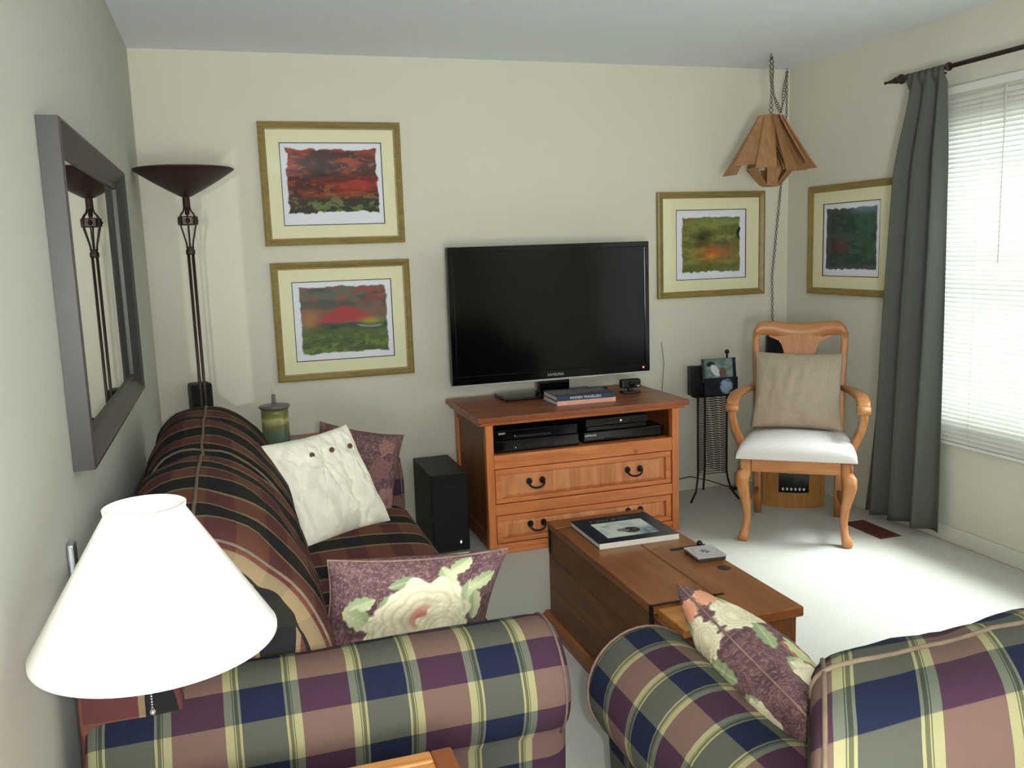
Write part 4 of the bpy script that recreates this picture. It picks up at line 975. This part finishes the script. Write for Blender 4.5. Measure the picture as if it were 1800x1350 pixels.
# ------------------------------------------------------------------ corner table with jar
ct = thing('corner_table', 'brown wooden end table in the corner beyond the sofa', 'table', (.585, -.36, 0))
MB().box(-.245, .245, -.33, .33, .535, .56, .005).build('top', M_top, ct)
for sx in (-1, 1):
    for sy in (-1, 1): MB().box(sx*.21-.018, sx*.21+.018, sy*.29-.018, sy*.29+.018, 0, .535, .003).build('leg', M_pine_dark, ct)
m = MB(); m.box(-.19, .19, -.30, -.285, .46, .535).box(-.19, .19, .285, .30, .46, .535).box(-.22, -.205, -.27, .27, .46, .535).box(.205, .22, -.27, .27, .46, .535); m.build('apron', M_pine_dark, ct)
jar = thing('lidded_jar', 'green and grey glazed pottery jar with a knobbed lid on the corner table', 'jar', (.528, -.27, .5605))
MB().lathe([(.0001, 0), (.056, 0), (.062, .01), (.064, .06), (.063, .12), (.064, .165), (.062, .183), (.054, .183), (.054, .02), (.0001, .012)], 0, 0, 36).build('body', M_jar, jar)
MB().lathe([(.0001, .178), (.05, .180), (.068, .185), (.0735, .192), (.073, .199), (.06, .203), (.02, .206), (.011, .208), (.009, .23), (.010, .247), (.006, .252), (.0001, .252)], 0, 0, 36).build('lid', M_lid, jar)
book('magazine', .22, .24, .014, (.715, -.30, .5605), .05, 'grey-blue magazine lying beside the pottery jar', plain('grey_magazine', (120, 132, 138), .35), M_page,
     paint=lambda U, V: blend(np.broadcast_to(L((112, 126, 134)), U.shape+(3,)).copy(), sstep(.4, .6, fbm(U*4, V*4, 61)), (78, 104, 108)))
book('magazine', .30, .16, .020, (.60, -.58, .5605), .12, 'blue-spined book on the near edge of the corner table', M_blue, M_blue,
     paint=lambda U, V: blend(np.broadcast_to(L((52, 82, 140)), U.shape+(3,)).copy(), sstep(.5, .6, fbm(U*8, V*8, 66)), (150, 170, 190)))
gv = MB(); gv.lathe([(.0001, 0), (.018, 0), (.019, .06), (.017, .06), (.016, .004), (.0001, .004)], 0, 0, 18); g_ = gv.build('glass_tumbler', glass_mat('tumbler_glass', (.93, .96, .97, 1), .08)); g_.location = (.41, -.61, .5605)
tag(g_, 'small clear glass at the left near corner of the end table', 'glass')

# ------------------------------------------------------------------ wire rack
rk = thing('wire_rack', 'tall narrow black wrought-iron rack with three splayed legs', 'rack', (2.925, -.20, 0))
legs = [((2.826, -.25), (2.798, -.262)), ((3.004, -.262), (3.030, -.300)), ((2.965, -.085), (2.972, -.055))]
for k, ((x, y), (fx, fy)) in enumerate(legs):
    x -= 2.925; y += .20; fx -= 2.925; fy += .20; topz = .845 if k == 1 else .66
    pts = [(fx, fy, .004), (fx+(x-fx)*.35, fy+(y-fy)*.35, .06), (x+(fx-x)*.18, y+(fy-y)*.18, .12), (x, y, .165), (x, y, .4), (x, y, topz)]
    if k != 2: pts[0] = (fx*1.25, fy*1.0-.01, .004)
    MB().tube(pts, .0058, 8).build('leg', M_iron, rk)
    if k == 1: MB().ball((x, y, .852), .0135, 12).build('ball_finial', M_iron, rk)
P3 = [np.array((2.826-2.925, -.05)), np.array((3.004-2.925, -.062)), np.array((2.965-2.925, .115))]
m = MB(); NR = 34
for i in range(NR):
    z = .155+.445*i/(NR-1)
    pts = []
    for a, b in ((0, 1), (1, 2), (2, 0)):
        for q in (0, .33, .66): p_ = P3[a]*(1-q)+P3[b]*q; pts.append((p_[0], p_[1], z+.004*math.sin(PI*q)))
    m.tube(pts, .0019, 4, closed=True, smooth=False)
o = m.build('wire_rungs', M_iron, rk); o['kind'] = 'stuff'
MB().box(-.125, .10, -.085, -.02, .605, .612).build('tray', M_iron, rk)
fb = MB().box(-.07, .07, -.012, .02, 0, .165, .004).build('folder', M_blackp); fb.location = (2.855, -.225, .614); fb.rotation_euler = (0, 0, -.1); tag(fb, 'plain black folder standing behind the photo card on the wire rack', 'folder')
def ph1(U, V):
    n = fbm(U*5, V*5, 81); c = np.broadcast_to(L((96, 116, 116)), U.shape+(3,)).copy(); c = blend(c, sstep(.4, .6, n), (130, 150, 140)); c = blend(c, sstep(.8, 1, V)*.6, (80, 120, 90))
    c = blend(c, sstep(1, .8, np.hypot((U-.25)/.14, (V-.78)/.12)), (40, 30, 32)); c = blend(c, sstep(1, .8, np.hypot((U-.38-.3*(.5-V))/.13, (V-.5)/.28)), (205, 214, 220))
    c = blend(c, sstep(1, .8, np.hypot((U-.6)/.12, (V-.42)/.22)), (116, 84, 74)); c = blend(c, sstep(.12, .0, U)+sstep(.1, .02, V), (34, 38, 52)); return blend(c, sstep(.88, .93, U), (26, 34, 60))
def ph2(U, V):
    n = fbm(U*5, V*5, 91); c = np.broadcast_to(L((40, 42, 48)), U.shape+(3,)).copy(); c = blend(c, sstep(1, .7, np.hypot((U-.65)/.22, (V-.5)/.5)), (150, 170, 200)); return blend(c, sstep(.55, .65, n)*.7, (30, 30, 40))
def card(label, w, h, paint, loc, tilt, rz=-.08):
    r = thing('photo_card', label, 'photo', loc, rz)
    b_ = MB().box(-w/2, w/2, 0, .008, 0, h, .001).build('card', M_blackp, r); b_.rotation_euler = (tilt, 0, 0)
    g = grid_panel('photo_print', w-.004, h-.004, 70, 60, paint, M_cover, r, (0, -.0006, h/2)); g.parent = b_
card('glossy photo card with a pale figure, upper one on the wire rack', .205, .135, ph1, (2.945, -.285, .685), -.12)
card('dark photo card with a blue-white patch, lower one on the wire rack', .20, .10, ph2, (2.945, -.305, .614), -.05)

# ------------------------------------------------------------------ little wood-cased heater
ht = thing('heater', 'small wood-cased heater with white knobs behind the armchair legs', 'heater', (3.268, -.515, 0), math.radians(-30))
q = wood('heater_oak', (140, 92, 40), (172, 120, 58), (196, 146, 80), 'z', .45, 1.2)
m = MB(); pl = [(-.165, 0), (-.165, -.03)]+[(-.165+.33*k/10, -.03-.035*math.sin(PI*k/10)) for k in range(1, 10)]+[(.165, -.03), (.165, 0), (.165, .11), (-.165, .11)]
m.prism(pl[1:], .0, .285, 'z'); m.build('case', q, ht)
m = MB(); m.box(-.155, -.150, -.042, -.03, .02, .27).box(.150, .155, -.042, -.03, .02, .27); m.build('case_edge', M_oak, ht)
m = MB(); m.prism([(-.08, -.058), (.0, -.070), (.08, -.058), (.08, -.04), (-.08, -.04)], .085, .20, 'z'); pnl = m.build('control_panel', M_gloss, ht)
for k in range(6):
    x = -.058+k*.022; b_ = MB(); b_.tube([(x, -.064, .108), (x, -.076, .108)], .0065, 10); b_.ball((x, -.076, .108), .006, 8, (1, .5, 1.4)); b_.build('knob', M_white_print, pnl)
MB().box(.03, .055, -.0655, -.062, .13, .15, .001).build('display', M_blackwood, pnl)

# ------------------------------------------------------------------ floor vent
vt = thing('floor_register', 'brown metal floor register in the carpet near the curtain', 'vent', (3.362, -1.045, .0005), 0)
MB().box(-.062, .062, -.14, .14, 0, .003, .001).build('plate', M_vent, vt)
for k in range(18): MB().box(-.048, .048, -.127+k*.0148, -.1205+k*.0148, .0025, .0065).build('louvre', M_vent, vt)

# ------------------------------------------------------------------ wooden slat pendant, swag cord
PX, PY = 3.195, -.38
pd = thing('pendant_lamp', 'bell-shaped pendant lamp of overlapping wooden slats hanging near the corner', 'pendant lamp', (PX, PY, 1.75))
NS = 10
for k in range(NS):
    a = 2*PI*k/NS+.25; base = []
    m = MB(); V = []; F = []
    lens_ = 1+.09*math.sin(k*2.1); n = 5
    for i in range(n+1):
        q = i/n; r_ = .046+(.204-.046)*q*lens_-.004*math.sin(q*PI); z = .372-.285*q*lens_; hw_ = .024+.026*q
        for s_, rr in ((-1, .016), (1, -.012)):
            for th in (0, .007):
                c_r = r_+rr*(1+q)-th; V.append((c_r*math.cos(a)-s_*hw_*math.sin(a), c_r*math.sin(a)+s_*hw_*math.cos(a), z))
    for i in range(n):
        b = i*4; F += [(b, b+2, b+6, b+4), (b+1, b+5, b+7, b+3), (b, b+4, b+5, b+1), (b+2, b+3, b+7, b+6)]
    F += [(0, 1, 3, 2), (n*4, n*4+2, n*4+3, n*4+1)]; m.add(V, F); m.build('slat', M_slat, pd)
for k in range(6):
    a = 2*PI*k/6+.1; V = []
    for r_, z, hw_ in ((.125, .095, .036), (.048, .004, .026)):
        for s_ in (-1, 1):
            for th in (0, .006): V.append(((r_-th)*math.cos(a)-s_*hw_*math.sin(a), (r_-th)*math.sin(a)+s_*hw_*math.cos(a), z))
    MB().add(V, [(0, 2, 6, 4), (1, 5, 7, 3), (0, 4, 5, 1), (2, 3, 7, 6), (0, 1, 3, 2), (4, 6, 7, 5)]).build('lower_slat', M_slat, pd)
MB().lathe([(.0001, 0), (.048, 0), (.048, .006), (.0001, .006)], 0, 0, 6, smooth=False).build('bottom_plate', M_slat, pd)
MB().lathe([(.0001, .372), (.048, .372), (.052, .366), (.0001, .360)], 0, 0, 10, smooth=False).build('top_plate', M_slat, pd)
MB().lathe([(.0001, .25), (.02, .25), (.022, .30), (.018, .36), (.0001, .365)], 0, 0, 14).build('lamp_holder', M_bronze, pd)
m = MB()
for k in range(4): a = k*PI/2+.3; m.tube([(.010*math.cos(a), .01*math.sin(a), .25), (.105*math.cos(a), .105*math.sin(a), .088)], .002, 5)
m.build('cup_wires', M_iron, pd)
def twist(name, pts, parent, r=.006, turns=16, th=.0022, wob=0):
    pts = [Vector(p_) for p_ in pts]; n = 10*turns; seg = [0]
    for i in range(1, len(pts)): seg.append(seg[-1]+(pts[i]-pts[i-1]).length)
    for s_ in (0, 1):
        out = []
        for i in range(n+1):
            d = seg[-1]*i/n; j = max(k for k in range(len(seg)) if seg[k] <= d+1e-9); j = min(j, len(pts)-2)
            p_ = pts[j].lerp(pts[j+1], (d-seg[j])/(seg[j+1]-seg[j]+1e-9)); an = 2*PI*turns*i/n+s_*PI
            out.append(p_+Vector((r*math.cos(an)*(1+wob*math.sin(i*.13)), r*.6*math.sin(an), 0)))
        MB().tube(out, th, 5).build(name, M_cord, parent)
cd = thing('swag_cord', 'twisted lamp cord and chain swagged from two ceiling hooks down the corner', 'cord', (PX, PY, 2.44))
def rel(*p_): return tuple(np.array(p_)-np.array((PX, PY, 2.44)))
twist('cord', [rel(PX, PY, 2.425), rel(PX+.002, PY, 2.28), rel(PX, PY, 2.122)], cd, .009, 6, wob=.5)
twist('cord', [rel(PX+.003, PY, 2.42), rel(PX+.004, PY, 2.30), rel(PX+.05, PY+.05, 2.235), rel(PX+.13, PY+.125, 2.185), rel(PX+.17, PY+.16, 2.16), rel(PX+.235, PY+.23, 2.24), rel(3.50, -.06, 2.35), rel(3.525, -.05, 2.42)], cd, .008, 14, wob=.5)
twist('cord', [rel(3.525, -.045, 2.42), rel(3.53, -.04, 2.2), rel(3.515, -.03, 1.9), rel(3.50, -.03, 1.74), rel(3.475, -.03, 1.5), rel(3.45, -.03, 1.25), rel(3.455, -.03, 1.0), rel(3.46, -.03, .5), rel(3.45, -.03, .02)], cd, .006, 34)
for hx, hy in ((PX, PY), (3.525, -.045)):
    MB().tube([rel(hx, hy, 2.4395), rel(hx, hy, 2.425), rel(hx+.008, hy, 2.418), rel(hx+.006, hy, 2.410), rel(hx-.004, hy, 2.409), rel(hx-.008, hy, 2.416)], .0022, 6).build('ceiling_hook', M_iron, cd)
c2 = MB(); c2.tube([(2.49, -.30, .60), (2.62, -.2, .56), (2.70, -.06, .62), (2.73, -.03, .78), (2.72, -.02, .90)], .0018, 5)
o = c2.build('speaker_wire', M_cord); o['label'] = 'thin wire looping out of the pine chest beside the wire rack'; o['category'] = 'cord'
c2 = MB(); c2.tube([(2.49, -.03, .05), (2.62, -.022, .075), (2.78, -.02, .07), (2.9, -.022, .085), (3.02, -.03, .05), (3.12, -.07, .012), (3.2, -.12, .008)], .003, 6); c2.box(3.12, 3.17, -.135, -.10, 0, .02, .004)
o = c2.build('power_cable', M_blackp); o['label'] = 'dark power cable with a plug running along the back baseboard'; o['category'] = 'cable'

# ------------------------------------------------------------------ foreground swing-arm lamp
LX, LY, LZ = .207, -3.237, .891
wl = thing('wall_lamp', 'large white cone lampshade on a swing-arm lamp in the left foreground', 'lamp', (LX, LY, LZ))
n = 72
pr = [(.175, 0), (.1765, .0), (.1765, .006), (.0575, .204), (.059, .213), (.057, .214), (.056, .204), (.1745, .006), (.175, 0)]
MB().lathe(pr, 0, 0, n).build('lampshade', M_shade, wl)
m = MB()
for k in range(3): a = k*2*PI/3+.4; m.tube([(0, 0, .150), (.061*math.cos(a), .061*math.sin(a), .190)], .0011, 5)
m.tube([(0, 0, .10), (0, 0, .188)], .002, 6); m.build('shade_spider', M_silver, wl)
MB().lathe([(.0001, .035), (.016, .035), (.018, .05), (.018, .09), (.012, .10), (.0001, .10)], 0, 0, 16).build('socket', M_silver, wl)
MB().ball((0, 0, .135), .028, 12, (1, 1, 1.25)).build('bulb', plain('frosted_bulb', (238, 236, 228), .3, var=0), wl)
MB().bar([(-.002, .0, .05), (-.08, .15, .04), (-.165, .36, .0), (-.175, .50, -.035), (-.195, .55, -.04)], .010, .014).build('swing_arm', M_silver, wl)
m = MB(); m.box(-.2055, -.192, .53, .57, -.085, .01, .004); m.build('wall_plate', M_silver, wl)
m = MB()
pts = [(-.015, -.014, .05-.0045*k) for k in range(34)]
for p_ in pts: m.ball(p_, .0017, 6)
m.ball((-.015, -.014, -.106), .0048, 8); m.build('pull_chain', M_silver, wl)

# ------------------------------------------------------------------ foreground side table
st = thing('side_table', 'golden wood side table at the bottom edge beside the sofa arm', 'table', (.395, -3.42, 0))
MB().box(-.245, .245, -.265, .265, .528, .548, .002).build('top', M_tbl, st)
for x0 in (.245, -.285): MB().box(x0, x0+.04, -.30, .30, .522, .552, .004).build('edge_frame', M_tbl_edge, st)
for y0 in (.265, -.30): MB().box(-.245, .245, y0, y0+.035, .522, .552, .004).build('edge_rail', M_tbl, st)
for sx in (-1, 1):
    for sy in (-1, 1): MB().box(sx*.25-.02, sx*.25+.02, sy*.26-.02, sy*.26+.02, 0, .522, .003).build('leg', M_tbl_edge, st)
m = MB(); m.box(-.23, .23, -.27, -.255, .44, .522).box(-.23, .23, .255, .27, .44, .522).box(-.26, -.245, -.24, .24, .44, .522).box(.245, .26, -.24, .24, .44, .522); m.build('apron', M_tbl_edge, st)

# light linking of the mirrored flash
lk = bpy.data.collections.new('mirrored_flash_linking')
for o_ in bpy.data.objects:
    if o_.name in ('wall_left', 'baseboard_left') or o_ == mr or o_.parent == mr: lk.objects.link(o_)
for co_ in lk.collection_objects: co_.light_linking.link_state = 'EXCLUDE'
vl.light_linking.receiver_collection = lk; vl.light_linking.blocker_collection = lk
